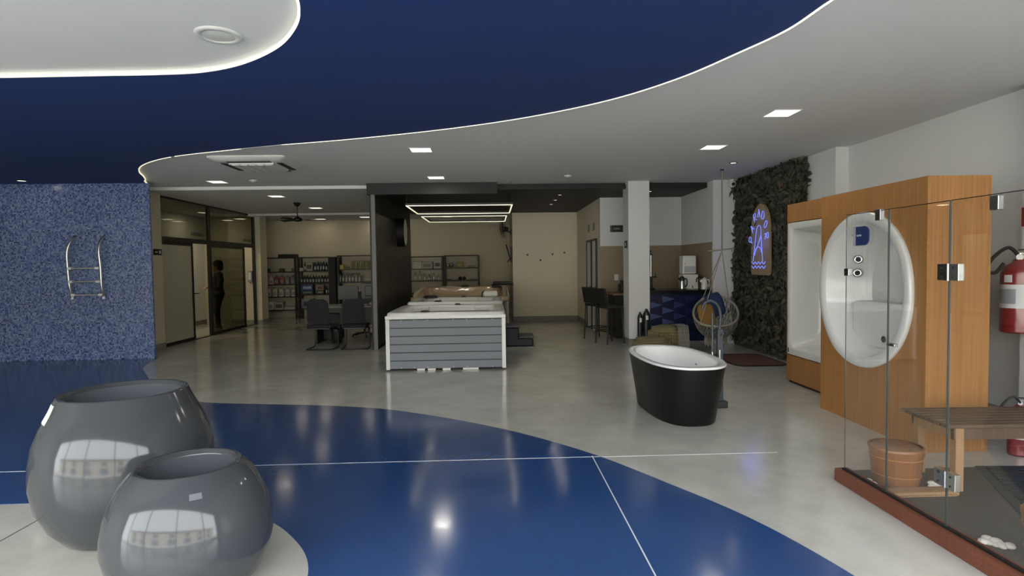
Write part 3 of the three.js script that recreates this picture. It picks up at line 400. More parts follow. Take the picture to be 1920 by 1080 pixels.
function carton(x, y, w, h, d, c, label, group, band, z = SZ - 0.03) {
  const t = thing('carton', label, 'box', [x, y, z - d / 2], 0, group); part(t, 'body', rb(-w / 2, w / 2, 0, h, -d / 2, d / 2, 0.004), bm(c, 0.7)); if (band) part(t, 'print', bx(-w * 0.36, w * 0.36, h * 0.25, h * 0.72, d / 2, d / 2 + 0.002), bm(band, 0.7));
  part(t, 'tape', bx(-w / 2, w / 2, h, h + 0.001, -0.02, 0.02), bm('#8c8672', 0.6));
}
// rack nearest the office
carton(-6.3, 1.885, 0.52, 0.1, 0.3, '#1d1b18', 'long flat black case on top of the rack nearest the office', null, null);
carton(-6.92, 1.45, 0.13, 0.1, 0.12, '#24305c', 'small navy box on the top shelf nearest the office', null, null); carton(-6.48, 1.45, 0.12, 0.1, 0.12, '#4b4638', 'small brown box alone in the middle of the top shelf', null, null); carton(-6.12, 1.45, 0.09, 0.1, 0.1, '#5d594c', 'small grey box at the right end of the top shelf', null, null);
[['#b9b3a4', '#c9c4b6'], ['#c6c0b0', '#ddd8ca'], ['#8c4a44', '#6a2a28'], ['#96504a', '#6a2a28'], ['#767a7c', '#3a4450'], ['#6a7890', '#2a3a58']].forEach(([c, k], i) => jug(-6.98 + i * 0.165, 1.06, 0.27, 0.068, c, ord[i] + ' jug from the left on the second shelf nearest the office', 'jugs on the second shelf', k));
for (let i = 0; i < 5; i++) jug(-6.9 + i * 0.19, 0.68, 0.27, 0.075, '#c5c1b3', ord[i] + ' white jug from the left on the third shelf nearest the office', 'white jugs on the third shelf', ['#b8b3a8', '#8a3a34', '#7a3a38', '#3c302c', '#b8b3a8'][i]);
{ const t = thing('bucket', 'white plastic bucket on the lowest shelf nearest the office', 'bucket', [-6.86, 0.27, SZ - 0.15]); part(t, 'body', lathe([[0, 0], [0.085, 0], [0.105, 0.2], [0.112, 0.205], [0.112, 0.23], [0.1, 0.235]], 28), M.plasticWhite); part(t, 'lid', cyl(0.114, 0.108, 0.025, 28), M.plasticWhite, [0, 0.24, 0]); part(t, 'print', rb(-0.06, 0.06, 0.05, 0.16, 0.093, 0.1, 0.003), bm('#7f8a84', 0.6)); }
carton(-6.58, 0.27, 0.26, 0.24, 0.22, '#b3ad9f', 'white box with grey print on the lowest shelf', null, '#5b564e'); carton(-6.25, 0.27, 0.32, 0.09, 0.25, '#b0aca0', 'flat white box at the right of the lowest shelf', null, null);
// middle rack
carton(-5.86, 1.46, 0.12, 0.1, 0.12, '#b5afa0', 'low white box at the left of the dark bottle rack', null, null); carton(-5.62, 1.46, 0.2, 0.26, 0.14, '#a39c86', 'patterned carton among the dark bottles', null, '#4b4438');
for (let i = 0; i < 6; i++) bottle(-5.45 + i * 0.085, 1.46, rr(0.26, 0.3), 0.036, ['#141d33', '#1a2850', '#161b2a', '#121624', '#10141f', '#141d33'][i], ord[i] + ' dark bottle from the left on the top shelf of the middle rack', 'dark bottles on the top shelf', '#14151a');
bottle(-5.765, 1.46, 0.3, 0.03, '#1c1a18', 'black bottle before the patterned carton', 'dark bottles on the top shelf');
for (let i = 0; i < 10; i++) bottle(-5.88 + i * 0.09, 1.08, 0.25, 0.038, ['#15181d', '#16191f', '#1a1e22'][i % 3], ord[i] + ' dark bottle from the left on the second shelf of the middle rack', 'dark bottles on the second shelf', '#0f1012', SZ - 0.1, i === 9 ? '#c9c39a' : '#a5a6a2');
carton(-5.7, 0.865, 0.34, 0.17, 0.2, '#3c508e', 'blue and white carton on the third shelf of the middle rack', null, '#aeb6c6'); carton(-5.7, 0.74, 0.36, 0.12, 0.24, '#3a3f3c', 'dark box under the blue and white carton', null, '#7d827a');
carton(-5.3, 0.86, 0.2, 0.16, 0.18, '#9a8880', 'pinkish box on the third shelf of the middle rack', null, '#6a4a44'); carton(-5.3, 0.74, 0.22, 0.12, 0.2, '#2c2c2a', 'dark box under the pinkish box', null, '#9a9a94');
for (let i = 0; i < 2; i++) bottle(-5.12 + i * 0.085, 0.74, 0.24, 0.036, '#1b1a18', ['left', 'right'][i] + ' dark bottle beside the pinkish box', 'dark bottles on the third shelf');
carton(-5.7, 0.3, 0.34, 0.3, 0.2, '#8d938f', 'grey box on the lowest shelf of the middle rack', null, '#3f4644');
// rack behind the desk
carton(-4.63, 1.5, 0.12, 0.13, 0.12, '#b9b558', 'small yellow box at the left end of the row of vials', null, null);
for (let i = 0; i < 12; i++) bottle(-4.36 + i * 0.058, 1.5, 0.26, 0.02, ['#8f8a4a', '#7a7748', '#a09a5c'][i % 3], ord[i] + ' thin yellow vial from the left on the top shelf', 'thin yellow vials', '#5e5a38', SZ - 0.1, '#8d8a68');
for (let i = 0; i < 5; i++) carton(-4.53 + i * 0.03, 1.5, 0.022, 0.07, 0.06, '#8c8864', ord[i] + ' tiny packet from the yellow box on the top shelf', 'tiny packets', null);
for (let i = 0; i < 7; i++) bottle(-4.7 + i * 0.1, 1.1, 0.27, 0.04, ['#8e8c80', '#7d7c72', '#96948a'][i % 3], ord[i] + ' grey bottle from the left on the second shelf behind the desk', 'grey bottles behind the desk', '#18181a');
// rear display shelves
for (const [x, w, h, c, l, b] of [[-2.3, 0.26, 0.22, '#aaa79c', 'plain white box at the left of the rear display shelf', null], [-2.0, 0.33, 0.2, '#9b998f', 'wide white box with a pool print on the rear display shelf', '#6f716c'], [-1.67, 0.23, 0.25, '#b1aea3', 'square white box with a dark print on the rear display shelf', '#55564f']]) carton(x, 1.48, w, h, 0.18, c, l, 'white boxes on the rear shelf', b);
for (let i = 0; i < 6; i++) bottle(-2.36 + i * 0.14, 1.11, [0.27, 0.3, 0.22, 0.2, 0.24, 0.16][i], 0.042, ['#8d8b86', '#8a8984', '#98968f', '#77756e', '#8e8c84', '#8a887f'][i], ord[i] + ' pale bottle from the left on the lower rear shelf', 'pale bottles on the rear shelf', '#33322e', SZ - 0.08);
{ const ballLabel = ['shiny silver ball at the left of the rear shelf', 'second silver ball beside the shiny one on the rear shelf'];
  [[-1.36, 0.055], [-1.24, 0.065]].forEach(([x, r], i) => { const t = thing('ornament_ball', ballLabel[i], 'ornament', [x, 1.5, SZ - 0.12], 0, 'silver balls'); part(t, 'ball', new THREE.SphereGeometry(r, 24, 16), M.steel, [0, r + 0.02, 0]); part(t, 'stand', lathe([[0.03, 0], [0.04, 0], [0.03, 0.03], [0.02, 0.03]], 20), M.plasticGrey); }); }
carton(-0.98, 1.5, 0.19, 0.18, 0.16, '#8c8346', 'yellowish box on a flat blue tray on the rear shelf', null, '#a69c5a'); carton(-0.64, 1.5, 0.16, 0.05, 0.14, '#3c3a36', 'flat dark gadget at the right of the rear shelf', null, '#b0b0aa');
for (let i = 0; i < 2; i++) { const t = thing('black_ball', ['left', 'right'][i] + ' of two black balls on the lower rear shelf', 'ball', [-0.98 + i * 0.125, 1.11, SZ - 0.12], 0, 'black balls'); part(t, 'ball', new THREE.SphereGeometry(0.055, 24, 16), M.plasticBlack, [0, 0.055, 0]); part(t, 'valve', cyl(0.012, 0.012, 0.02, 10), M.plasticGrey, [0, 0.11, 0]); }
carton(-1.33, 1.11, 0.16, 0.03, 0.14, '#2e2c27', 'flat dark case at the left of the lower rear shelf', null, null); carton(-0.57, 1.11, 0.22, 0.04, 0.16, '#77756c', 'flat grey tray at the right of the lower rear shelf', null, null);
{ const t = thing('wall_dispenser', 'small grey dispenser on the pier left of the shelves', 'dispenser', [-6.7, 1.35, -16.48]); part(t, 'body', rb(-0.06, 0.06, -0.17, 0.15, 0, 0.08, 0.015), M.plasticGrey); part(t, 'window', rb(-0.035, 0.035, -0.1, 0.1, 0.08, 0.086, 0.006), M.plasticWhite); part(t, 'spout', cyl(0.012, 0.015, 0.04, 12), M.plasticBlack, [0, -0.18, 0.05]); }

// ---------------------------------------------------------------- desk and chairs
{ const t = thing('office_desk', 'grey topped desk with black side panel behind the visitor chairs', 'desk', [-2.95, 0, -12.35]);
  part(t, 'top', rb(-0.66, 0.64, 0.73, 0.765, -0.36, 0.4, 0.006), mat('#8a887f', 0.45)); part(t, 'side_panel', bx(-0.65, -0.62, 0, 0.73, -0.34, 0.38), M.blackPaint); part(t, 'side_panel', bx(0.6, 0.63, 0, 0.73, -0.34, 0.38), M.blackPaint); part(t, 'modesty_panel', bx(-0.62, 0.6, 0.35, 0.73, -0.02, 0), mat('#5c5a54', 0.6));
  const d = part(t, 'drawer_unit', bx(-0.6, -0.25, 0.05, 0.6, -0.33, 0.0), M.blackPaint); part(d, 'drawer_front', bx(-0.59, -0.26, 0.3, 0.58, 0, 0.012), M.spaDark); }
function visitorChair(x, z, turn, label) {
  const t = thing('visitor_chair', label, 'chair', [x, 0, z], turn, 'visitor chairs at the desk');
  const back = []; for (let i = 0; i <= 12; i++) { const v = i / 12, w = 0.225 * (1 - 0.12 * v) * (v > 0.85 ? Math.sqrt(Math.max(0.05, 1 - ((v - 0.85) / 0.15) ** 2 * 0.6)) : 1) * (v < 0.1 ? 0.9 + v : 1), y = 0.5 + v * 0.46, zz = -0.2 - v * 0.07; back.push([[-w, y, zz + 0.02], [-w * 0.5, y, zz - 0.012], [0, y, zz - 0.025], [w * 0.5, y, zz - 0.012], [w, y, zz + 0.02], [w * 0.96, y, zz + 0.05], [w * 0.5, y, zz + 0.03], [0, y, zz + 0.018], [-w * 0.5, y, zz + 0.03], [-w * 0.96, y, zz + 0.05]]); }
  part(t, 'backrest', loft(back, { cap0: true, cap1: true }), M.fabricDark); part(t, 'seat', rb(-0.235, 0.235, 0.41, 0.47, -0.22, 0.24, 0.03, 3), M.fabricDark);
  part(t, 'seat_pan', rb(-0.2, 0.2, 0.385, 0.412, -0.18, 0.2, 0.01), M.plasticBlack);
  for (const s of [-1, 1]) part(t, 'frame', tube([[s * 0.2, 0.5, -0.21], [s * 0.21, 0.4, -0.16], [s * 0.21, 0.395, 0.16], [s * 0.215, 0.3, 0.23], [s * 0.23, 0.06, 0.2], [s * 0.24, 0.018, 0.14], [s * 0.24, 0.016, -0.18], [s * 0.2, 0.016, -0.24], [0, 0.016, -0.25]], 0.014, 60, 8), M.blackMetal);
  return t;
}
visitorChair(-3.25, -11.25, Math.PI - 0.08, 'grey fabric cantilever chair at the left of the desk front'); visitorChair(-2.62, -11.25, Math.PI + 0.06, 'grey fabric cantilever chair beside the black partition');
{ const t = thing('office_chair', 'dark office chair behind the desk', 'chair', [-2.85, 0, -13.1]);
  part(t, 'backrest', loft([ring(0.2, 0.035, 0.55, 3, 32), ring(0.23, 0.04, 0.7, 3, 32), ring(0.22, 0.04, 0.9, 3, 32), ring(0.17, 0.03, 1.0, 3, 32)], { cap0: true, cap1: true }), M.plasticBlack, [0, 0, -0.22]); part(t, 'seat', rb(-0.24, 0.24, 0.44, 0.51, -0.22, 0.24, 0.03), M.fabricDark); part(t, 'column', cyl(0.025, 0.025, 0.32, 16), M.blackMetal, [0, 0.27, 0]);
  for (let k = 0; k < 5; k++) { const a = k * 1.257, l = part(t, 'leg', bar([0, 0.1, 0], [0.28 * Math.cos(a), 0.06, 0.28 * Math.sin(a)], 0.02), M.plasticBlack); part(l, 'caster', new THREE.SphereGeometry(0.028, 14, 10), M.plasticBlack, [0.28 * Math.cos(a), 0.03, 0.28 * Math.sin(a)]); } }
{ const t = thing('computer_monitor', 'black monitor seen from behind on the desk', 'monitor', [-2.5, 0.765, -12.4], 0.15); part(t, 'screen', rb(-0.25, 0.25, 0.12, 0.45, -0.02, 0.02, 0.01), M.plasticBlack); part(t, 'back_cover', rb(-0.17, 0.17, 0.18, 0.4, 0.02, 0.05, 0.02), M.plasticBlack); part(t, 'stand', bx(-0.025, 0.025, 0.01, 0.2, 0.0, 0.03), M.plasticBlack); part(t, 'foot', rb(-0.12, 0.12, 0, 0.015, -0.09, 0.09, 0.006), M.plasticBlack); }
{ const t = thing('computer_monitor', 'grey monitor turned away beside the office chair', 'monitor', [-3.05, 0.765, -12.5], -0.1); part(t, 'screen', rb(-0.22, 0.22, 0.1, 0.4, -0.015, 0.015, 0.01), mat('#4a4947', 0.5)); part(t, 'logo', cyl(0.018, 0.018, 0.004, 16), M.plasticBlack, [0, 0.27, 0.016], [Math.PI / 2, 0, 0]); part(t, 'stand', bx(-0.02, 0.02, 0.01, 0.18, -0.03, -0.01), M.plasticBlack); part(t, 'foot', rb(-0.1, 0.1, 0, 0.012, -0.08, 0.07, 0.005), M.plasticBlack); }
{ const t = thing('paper_tray', 'pale papers heaped in a tray on the desk beside the partition', 'tray', [-2.42, 0.765, -12.1]); part(t, 'tray', merge([bx(-0.11, 0.11, 0, 0.01, -0.08, 0.08), bx(-0.11, -0.1, 0, 0.08, -0.08, 0.08), bx(0.1, 0.11, 0, 0.08, -0.08, 0.08)]), M.plasticBlack); for (let k = 0; k < 4; k++) part(t, 'paper', bx(-0.095, 0.095, 0.012 + k * 0.012, 0.02 + k * 0.012, -0.075, 0.075), M.paper, null, [0, rr(-0.1, 0.1), 0]); }
{ const t = thing('waste_bin', 'small black bin under the desk', 'bin', [-3.2, 0, -12.05]); part(t, 'body', lathe([[0, 0], [0.09, 0], [0.11, 0.28], [0.118, 0.28], [0.115, 0.29]], 24), M.plasticBlack); part(t, 'lid', cyl(0.112, 0.105, 0.015, 24), M.spaDark, [0, 0.29, 0]); }

// ---------------------------------------------------------------- recessed wall, fan, doors
[[1.01, 1.83], [1.37, 1.68], [1.71, 1.84], [2.04, 1.88]].forEach(([x, y], i) => { const t = thing('wall_hook', ord[i] + ' small hook from the left on the recessed cream wall', 'hook', [x, y, -16.2], 0, 'small hooks on the recessed wall'); part(t, 'plate', cyl(0.032, 0.03, 0.012, 20).rotateX(Math.PI / 2), M.plasticGrey, [0, 0, 0.006]); part(t, 'peg', tube([[0, 0, 0.01], [0, -0.01, 0.05], [0, 0.02, 0.07]], 0.01, 12, 8), M.blackMetal); });
{ const t = thing('wall_fan', 'black oscillating fan on the narrow side wall', 'fan', [0.6, 2.55, -17.2]);
  part(t, 'bracket', rb(-0.03, 0, -0.1, 0.05, -0.05, 0.05, 0.006), M.blackMetal); part(t, 'arm', tube([[0, -0.03, 0], [-0.08, -0.02, 0], [-0.13, 0.03, 0.01]], 0.018, 16), M.blackMetal); part(t, 'motor', cyl(0.06, 0.075, 0.13, 20).rotateZ(1.45), M.blackMetal, [-0.15, 0.06, 0.02]);
  const c = new THREE.Group(); c.name = 'cage'; c.position.set(-0.27, 0.06, 0.05); c.rotation.set(0, -0.25, 0.1); t.add(c); for (let k = 1; k <= 5; k++) part(c, 'wire_ring', new THREE.TorusGeometry(0.05 * k, 0.004, 5, 36).rotateY(Math.PI / 2), M.blackMetal, [0.03 * (1 - (k / 5) ** 2) * -1, 0, 0]); part(c, 'wire_ring', new THREE.TorusGeometry(0.25, 0.007, 6, 40).rotateY(Math.PI / 2), M.blackMetal, [0.06, 0, 0]); for (let k = 0; k < 3; k++) part(c, 'blade', rb(-0.004, 0.004, 0.03, 0.2, -0.05, 0.05, 0.003), M.blackMetal, [0.03, 0, 0], [k * 2.09, 0, 0.0]); }
{ const t = thing('wall_bracket', 'black swivel bracket below the fan on the narrow side wall', 'bracket', [0.6, 1.9, -17.1]); part(t, 'plate', rb(-0.03, 0, -0.28, 0.2, -0.06, 0.06, 0.004), M.blackMetal); part(t, 'arm', bar([-0.03, -0.2, 0], [-0.16, 0.26, 0.02], 0.018), M.blackMetal); part(t, 'arm', bar([-0.03, -0.15, 0], [-0.12, -0.25, 0], 0.016), M.blackMetal); part(t, 'cable_duct', bx(-0.02, 0, -0.9, -0.28, -0.02, 0.02), M.plasticGrey); }
{ const t = thing('side_table', 'small dark table with a black cover against the narrow wall', 'table', [0.3, 0, -16.2]); part(t, 'top', rb(-0.3, 0.3, 1.0, 1.03, -0.2, 0.2, 0.006), M.blackPaint); part(t, 'cover', rb(-0.26, 0.28, 1.03, 1.1, -0.16, 0.16, 0.02), M.leatherette); for (const x of [-0.27, 0.27]) for (const z of [-0.17, 0.17]) part(t, 'leg', bx(x - 0.02, x + 0.02, 0, 1.0, z - 0.02, z + 0.02), M.blackMetal); }
for (const [n, z0, z1, l] of [[3, -14.42, -13.75, 'white door in a dark frame on the side wall, farther one'], [4, -13.7, -13.1, 'white door in a dark frame on the side wall, nearer one']]) { const w = struct('door_' + n, bx(2.375, 2.405, 0, 2.08, z0 + 0.05, z1 - 0.05), M.white, l); for (const z of [z0, z1 - 0.05]) part(w, 'jamb', bx(2.36, 2.41, 0, 2.13, z, z + 0.05), M.blackMetal); part(w, 'head', bx(2.36, 2.41, 2.08, 2.13, z0 + 0.05, z1 - 0.05), M.blackMetal); part(w, 'handle', bar([2.375, 1.02, z1 - 0.1], [2.34, 1.02, z1 - 0.1], 0.012), M.chrome); }
for (const [z, l] of [[-14.2, 'small grey plate above the farther dark door frame'], [-13.5, 'small grey plate above the nearer dark door frame']]) { const t = thing('door_plate', l, 'sign', [2.4, 2.42, z], 0, 'plates above the doors'); part(t, 'plate', rb(-0.012, 0, -0.09, 0.09, -0.11, 0.11, 0.004), mat('#8f8a78', 0.6)); part(t, 'pictogram', merge([cyl(0.016, 0.016, 0.003, 12).rotateZ(Math.PI / 2).translate(-0.0135, 0.05, 0), bx(-0.015, -0.012, -0.05, 0.03, -0.02, 0.02)]), M.trimGrey); }

// ---------------------------------------------------------------- pantry corner
function textCanvas(w, h, draw) { const c = document.createElement('canvas'); c.width = w; c.height = h; draw(c.getContext('2d'), w, h); const t = new THREE.CanvasTexture(c); t.colorSpace = THREE.SRGBColorSpace; return t; }
function roundSign(w, h, d, r) { const s = new THREE.Shape(); s.moveTo(-w / 2, -h / 2); s.lineTo(w / 2 - r, -h / 2); s.absarc(w / 2 - r, -h / 2 + r, r, -Math.PI / 2, 0, false); s.lineTo(w / 2, h / 2 - r); s.absarc(w / 2 - r, h / 2 - r, r, 0, Math.PI / 2, false); s.lineTo(-w / 2, h / 2); s.closePath(); return new THREE.ExtrudeGeometry(s, { depth: d, bevelEnabled: false, curveSegments: 12 }); }
{ const t = thing('pantry_sign', 'black sign reading COPA with a cup icon on the pantry wall', 'sign', [2.81, 2.32, -12.75]); part(t, 'plate', roundSign(0.38, 0.15, 0.015, 0.05), M.blackPaint); part(t, 'edge_strip', bx(-0.19, -0.15, -0.075, 0.075, 0.015, 0.018), mat('#55554f', 0.5));
  const tex = textCanvas(256, 96, (g, w, h) => { g.fillStyle = '#1b1b1a'; g.fillRect(0, 0, w, h); g.fillStyle = '#b6b8b2'; g.font = 'bold 46px sans-serif'; g.textBaseline = 'middle'; g.fillText('COPA', 6, 50); g.strokeStyle = '#8c8e88'; g.lineWidth = 6; g.beginPath(); g.arc(205, 48, 22, 0, 7); g.stroke(); g.beginPath(); g.moveTo(172, 80); g.lineTo(242, 80); g.stroke(); });
  part(t, 'print', new THREE.PlaneGeometry(0.3, 0.1125), mat('#ffffff', 0.5, { map: tex }), [0.02, 0, 0.0165]); }
{ const t = thing('light_switch', 'white switch plate on the beige pantry wall', 'switch', [2.75, 1.25, -12.747]); part(t, 'plate', rb(-0.045, 0.045, -0.065, 0.065, 0, 0.01, 0.004), M.plasticWhite); part(t, 'rocker', rb(-0.018, 0.018, -0.03, 0.03, 0.01, 0.016, 0.003), M.plasticWhite); }
{ const t = thing('column_plate', 'small dark sign on the left edge of the white column', 'sign', [2.6, 1.92, -11.15]); part(t, 'plate', rb(-0.01, 0, -0.07, 0.07, -0.1, 0.1, 0.003), M.blackPaint); part(t, 'pictogram', bx(-0.012, -0.01, -0.03, 0.03, -0.03, 0.03), M.paper); }
{ const t = thing('pantry_counter', 'navy tiled pantry counter with a black stone top', 'counter', [0, 0, 0]);
  part(t, 'body', bx(3.02, 4.18, 0, 0.97, -11.7, -11.02), M.counterBlue); part(t, 'worktop', rb(3.01, 4.19, 0.97, 1.03, -11.74, -10.97, 0.006), M.granite); part(t, 'kickboard', bx(3.02, 4.18, 0, 0.05, -11.02, -11.012), M.trimGrey);
  const s = new THREE.Shape([new THREE.Vector2(0, 0.065), new THREE.Vector2(0, -0.065), new THREE.Vector2(0.235, 0)]), tri = new THREE.ExtrudeGeometry(s, { depth: 0.006, bevelEnabled: false });
  const tones = [M.counterTile, phys('#2a375c', 0.3, {}), phys('#1c2850', 0.3, {})];
  for (let c = 0; c < 5; c++) for (let r = 0; r < 4; r++) part(t, 'tile', tri, tones[Math.min(2, Math.max(0, c - 1) >> (r & 1 ? 0 : 0))], [3.03 + c * 0.232, 0.86 - r * 0.22 - (c % 2 ? 0.0 : 0.11), -11.02]); }
{ const t = thing('bar_cabinet', 'dark cabinet with wooden top behind the bar stools', 'cabinet', [2.86, 0, -12.3]); part(t, 'body', bx(-0.3, 0.3, 0, 0.9, -0.4, 0.35), M.blackPaint); part(t, 'top', rb(-0.36, 0.32, 0.9, 0.935, -0.42, 0.4, 0.005), M.wood); part(t, 'door', rb(-0.28, 0.0, 0.08, 0.85, 0.35, 0.365, 0.004), M.blackPaint); part(t, 'door', rb(0.01, 0.28, 0.08, 0.85, 0.35, 0.365, 0.004), M.blackPaint); }
{ const t = thing('coffee_machine', 'black coffee machine on the wooden topped cabinet beside the column', 'appliance', [2.84, 0.935, -12.12]); part(t, 'body', rb(-0.16, 0.18, 0.02, 0.2, -0.16, 0.14, 0.03), M.plasticBlack); part(t, 'head', rb(-0.12, 0.18, 0.17, 0.27, -0.15, 0.1, 0.03), M.plasticBlack); part(t, 'spout', cyl(0.012, 0.015, 0.05, 10), M.chrome, [-0.12, 0.14, 0.08]); part(t, 'drip_tray', rb(-0.18, 0.02, 0, 0.02, -0.02, 0.18, 0.004), M.chrome); part(t, 'portafilter', bar([-0.1, 0.16, 0.1], [-0.2, 0.15, 0.16], 0.014), M.plasticBlack); }
function stool(x, z, turn, label) {
  const t = thing('bar_stool', label, 'stool', [x, 0, z], turn, 'bar stools'), h = 0.74;   // faces +x
  part(t, 'seat', rb(-0.19, 0.2, h - 0.05, h, -0.19, 0.19, 0.02, 3), M.leatherette);
  part(t, 'backrest', loft([[h + 0.02, -0.2], [h + 0.2, -0.235], [h + 0.34, -0.26]].map(([y, xx]) => [[xx, y, -0.19], [xx - 0.02, y, 0], [xx, y, 0.19], [xx + 0.028, y, 0.19], [xx + 0.01, y, 0], [xx + 0.028, y, -0.19]]), { cap0: true, cap1: true }), M.leatherette);
  for (const sx of [-1, 1]) for (const sz of [-1, 1]) part(t, 'leg', bar([sx * 0.2, 0, sz * 0.19], [sx * 0.17, h - 0.04, sz * 0.165], 0.014), M.blackMetal);
  for (const sz of [-1, 1]) { part(t, 'stretcher', bar([-0.19, 0.25, sz * 0.182], [0.19, 0.25, sz * 0.182], 0.01), M.blackMetal); part(t, 'back_post', bar([-0.17, h - 0.04, sz * 0.16], [-0.245, h + 0.2, sz * 0.16], 0.012), M.blackMetal); } for (const sx of [-1, 1]) part(t, 'stretcher', bar([sx * 0.19, 0.25, -0.182], [sx * 0.19, 0.25, 0.182], 0.01), M.blackMetal);
}
stool(2.18, -11.95, 0.5, 'farther black bar stool, half hidden beside the white column'); stool(2.3, -11.3, 0.45, 'nearer black bar stool beside the white column');
[[2.79, 0.05, 0.62, 'thinner of two black canisters standing by the column'], [2.91, 0.062, 0.68, 'thicker of two black canisters standing by the column']].forEach(([x, r, h, l]) => { const t = thing('black_canister', l, 'canister', [x, 0, -10.86], 0, 'black canisters'); part(t, 'body', lathe([[0, 0], [r * 0.8, 0], [r, 0.02], [r, h * 0.88], [r * 0.6, h * 0.95], [r * 0.3, h]], 24), M.plasticBlack); part(t, 'cap', cyl(r * 0.42, r * 0.35, 0.03, 16), M.plasticBlack, [0, h, 0]); part(t, 'print', new THREE.CylinderGeometry(r * 1.01, r * 1.01, 0.08, 12, 1, true, -0.4, 0.8), M.paper, [0, h * 0.78, 0]); });
// on the counter
{ const t = thing('water_dispenser', 'white two part water dispenser on the pantry counter', 'dispenser', [3.93, 1.03, -11.5]); part(t, 'lower_body', rb(-0.16, 0.15, 0, 0.29, -0.12, 0.14, 0.015), M.plasticWhite); part(t, 'upper_body', rb(-0.15, 0.12, 0.3, 0.66, -0.12, 0.12, 0.025, 3), M.plasticWhite); part(t, 'front_panel', rb(-0.12, 0.1, 0.33, 0.45, 0.12, 0.126, 0.004), mat('#a9abaa', 0.5)); part(t, 'tap', bar([0.03, 0.06, 0.14], [0.03, 0.03, 0.17], 0.01), M.plasticBlack); part(t, 'button', cyl(0.012, 0.012, 0.006, 12).rotateX(Math.PI / 2), M.plasticGrey, [-0.11, 0.5, 0.121]); }
{ const t = thing('thermos_jug', 'steel thermos jug with black handle on the pantry counter', 'thermos', [3.72, 1.03, -11.25]); part(t, 'body', lathe([[0, 0], [0.055, 0], [0.058, 0.02], [0.046, 0.17], [0.04, 0.2]], 28), M.steel); part(t, 'lid', lathe([[0.042, 0.16], [0.05, 0.17], [0.046, 0.23], [0.02, 0.26], [0, 0.262]], 24), M.plasticBlack); part(t, 'handle', tube([[0.045, 0.21, 0], [0.09, 0.2, 0], [0.1, 0.1, 0], [0.055, 0.04, 0]], 0.011, 24), M.plasticBlack); part(t, 'spout', rb(-0.075, -0.03, 0.19, 0.23, -0.015, 0.015, 0.006), M.plasticBlack); }
{ const t = thing('drink_tower', 'slim steel drink tower with a tap on the pantry counter', 'drink tower', [3.16, 1.03, -11.45]); part(t, 'base', lathe([[0, 0], [0.09, 0], [0.09, 0.02], [0.03, 0.05], [0.025, 0.3]], 24), M.plasticBlack); part(t, 'tube', cyl(0.032, 0.032, 0.42, 24), M.steel, [0, 0.47, 0]); part(t, 'top_cap', cyl(0.04, 0.036, 0.02, 20), M.plasticBlack, [0, 0.69, 0]); part(t, 'knob', cyl(0.025, 0.02, 0.02, 16), M.plasticBlack, [0, 0.76, 0]); part(t, 'stem', bar([0, 0.69, 0], [0, 0.76, 0], 0.006), M.blackMetal); const tp = part(t, 'tap', bar([0, 0.25, 0.02], [0.1, 0.25, 0.05], 0.016), M.plasticBlack); part(tp, 'lever', bar([0.08, 0.25, 0.045], [0.07, 0.32, 0.06], 0.008), M.plasticBlack); }
{ const t = thing('arched_faucet', 'dark arched counter faucet beside the kettle', 'faucet', [4.06, 1.03, -11.2]); part(t, 'neck', tube([[0.07, 0, 0], [0.075, 0.14, 0], [0.05, 0.22, 0], [-0.02, 0.24, 0], [-0.07, 0.2, 0], [-0.075, 0.13, 0]], 0.012, 40), M.blackMetal); part(t, 'foot', cyl(0.025, 0.02, 0.02, 16), M.blackMetal, [0.07, 0.01, 0]); part(t, 'nozzle', cyl(0.014, 0.014, 0.04, 12), M.plasticWhite, [-0.075, 0.12, 0]); }
{ const t = thing('white_kettle', 'white kettle standing at the right end of the counter', 'kettle', [4.1, 1.03, -11.08]); part(t, 'body', lathe([[0, 0], [0.062, 0], [0.066, 0.02], [0.05, 0.17], [0.042, 0.2]], 28), M.plasticWhite); part(t, 'lid', lathe([[0.044, 0.2], [0.03, 0.22], [0.008, 0.225], [0.008, 0.24], [0, 0.24]], 20), M.plasticWhite); part(t, 'handle', tube([[0.045, 0.19, 0], [0.085, 0.18, 0], [0.09, 0.08, 0], [0.06, 0.04, 0]], 0.01, 20), M.plasticWhite); part(t, 'spout', rb(-0.085, -0.04, 0.14, 0.19, -0.018, 0.018, 0.01), M.plasticWhite); }

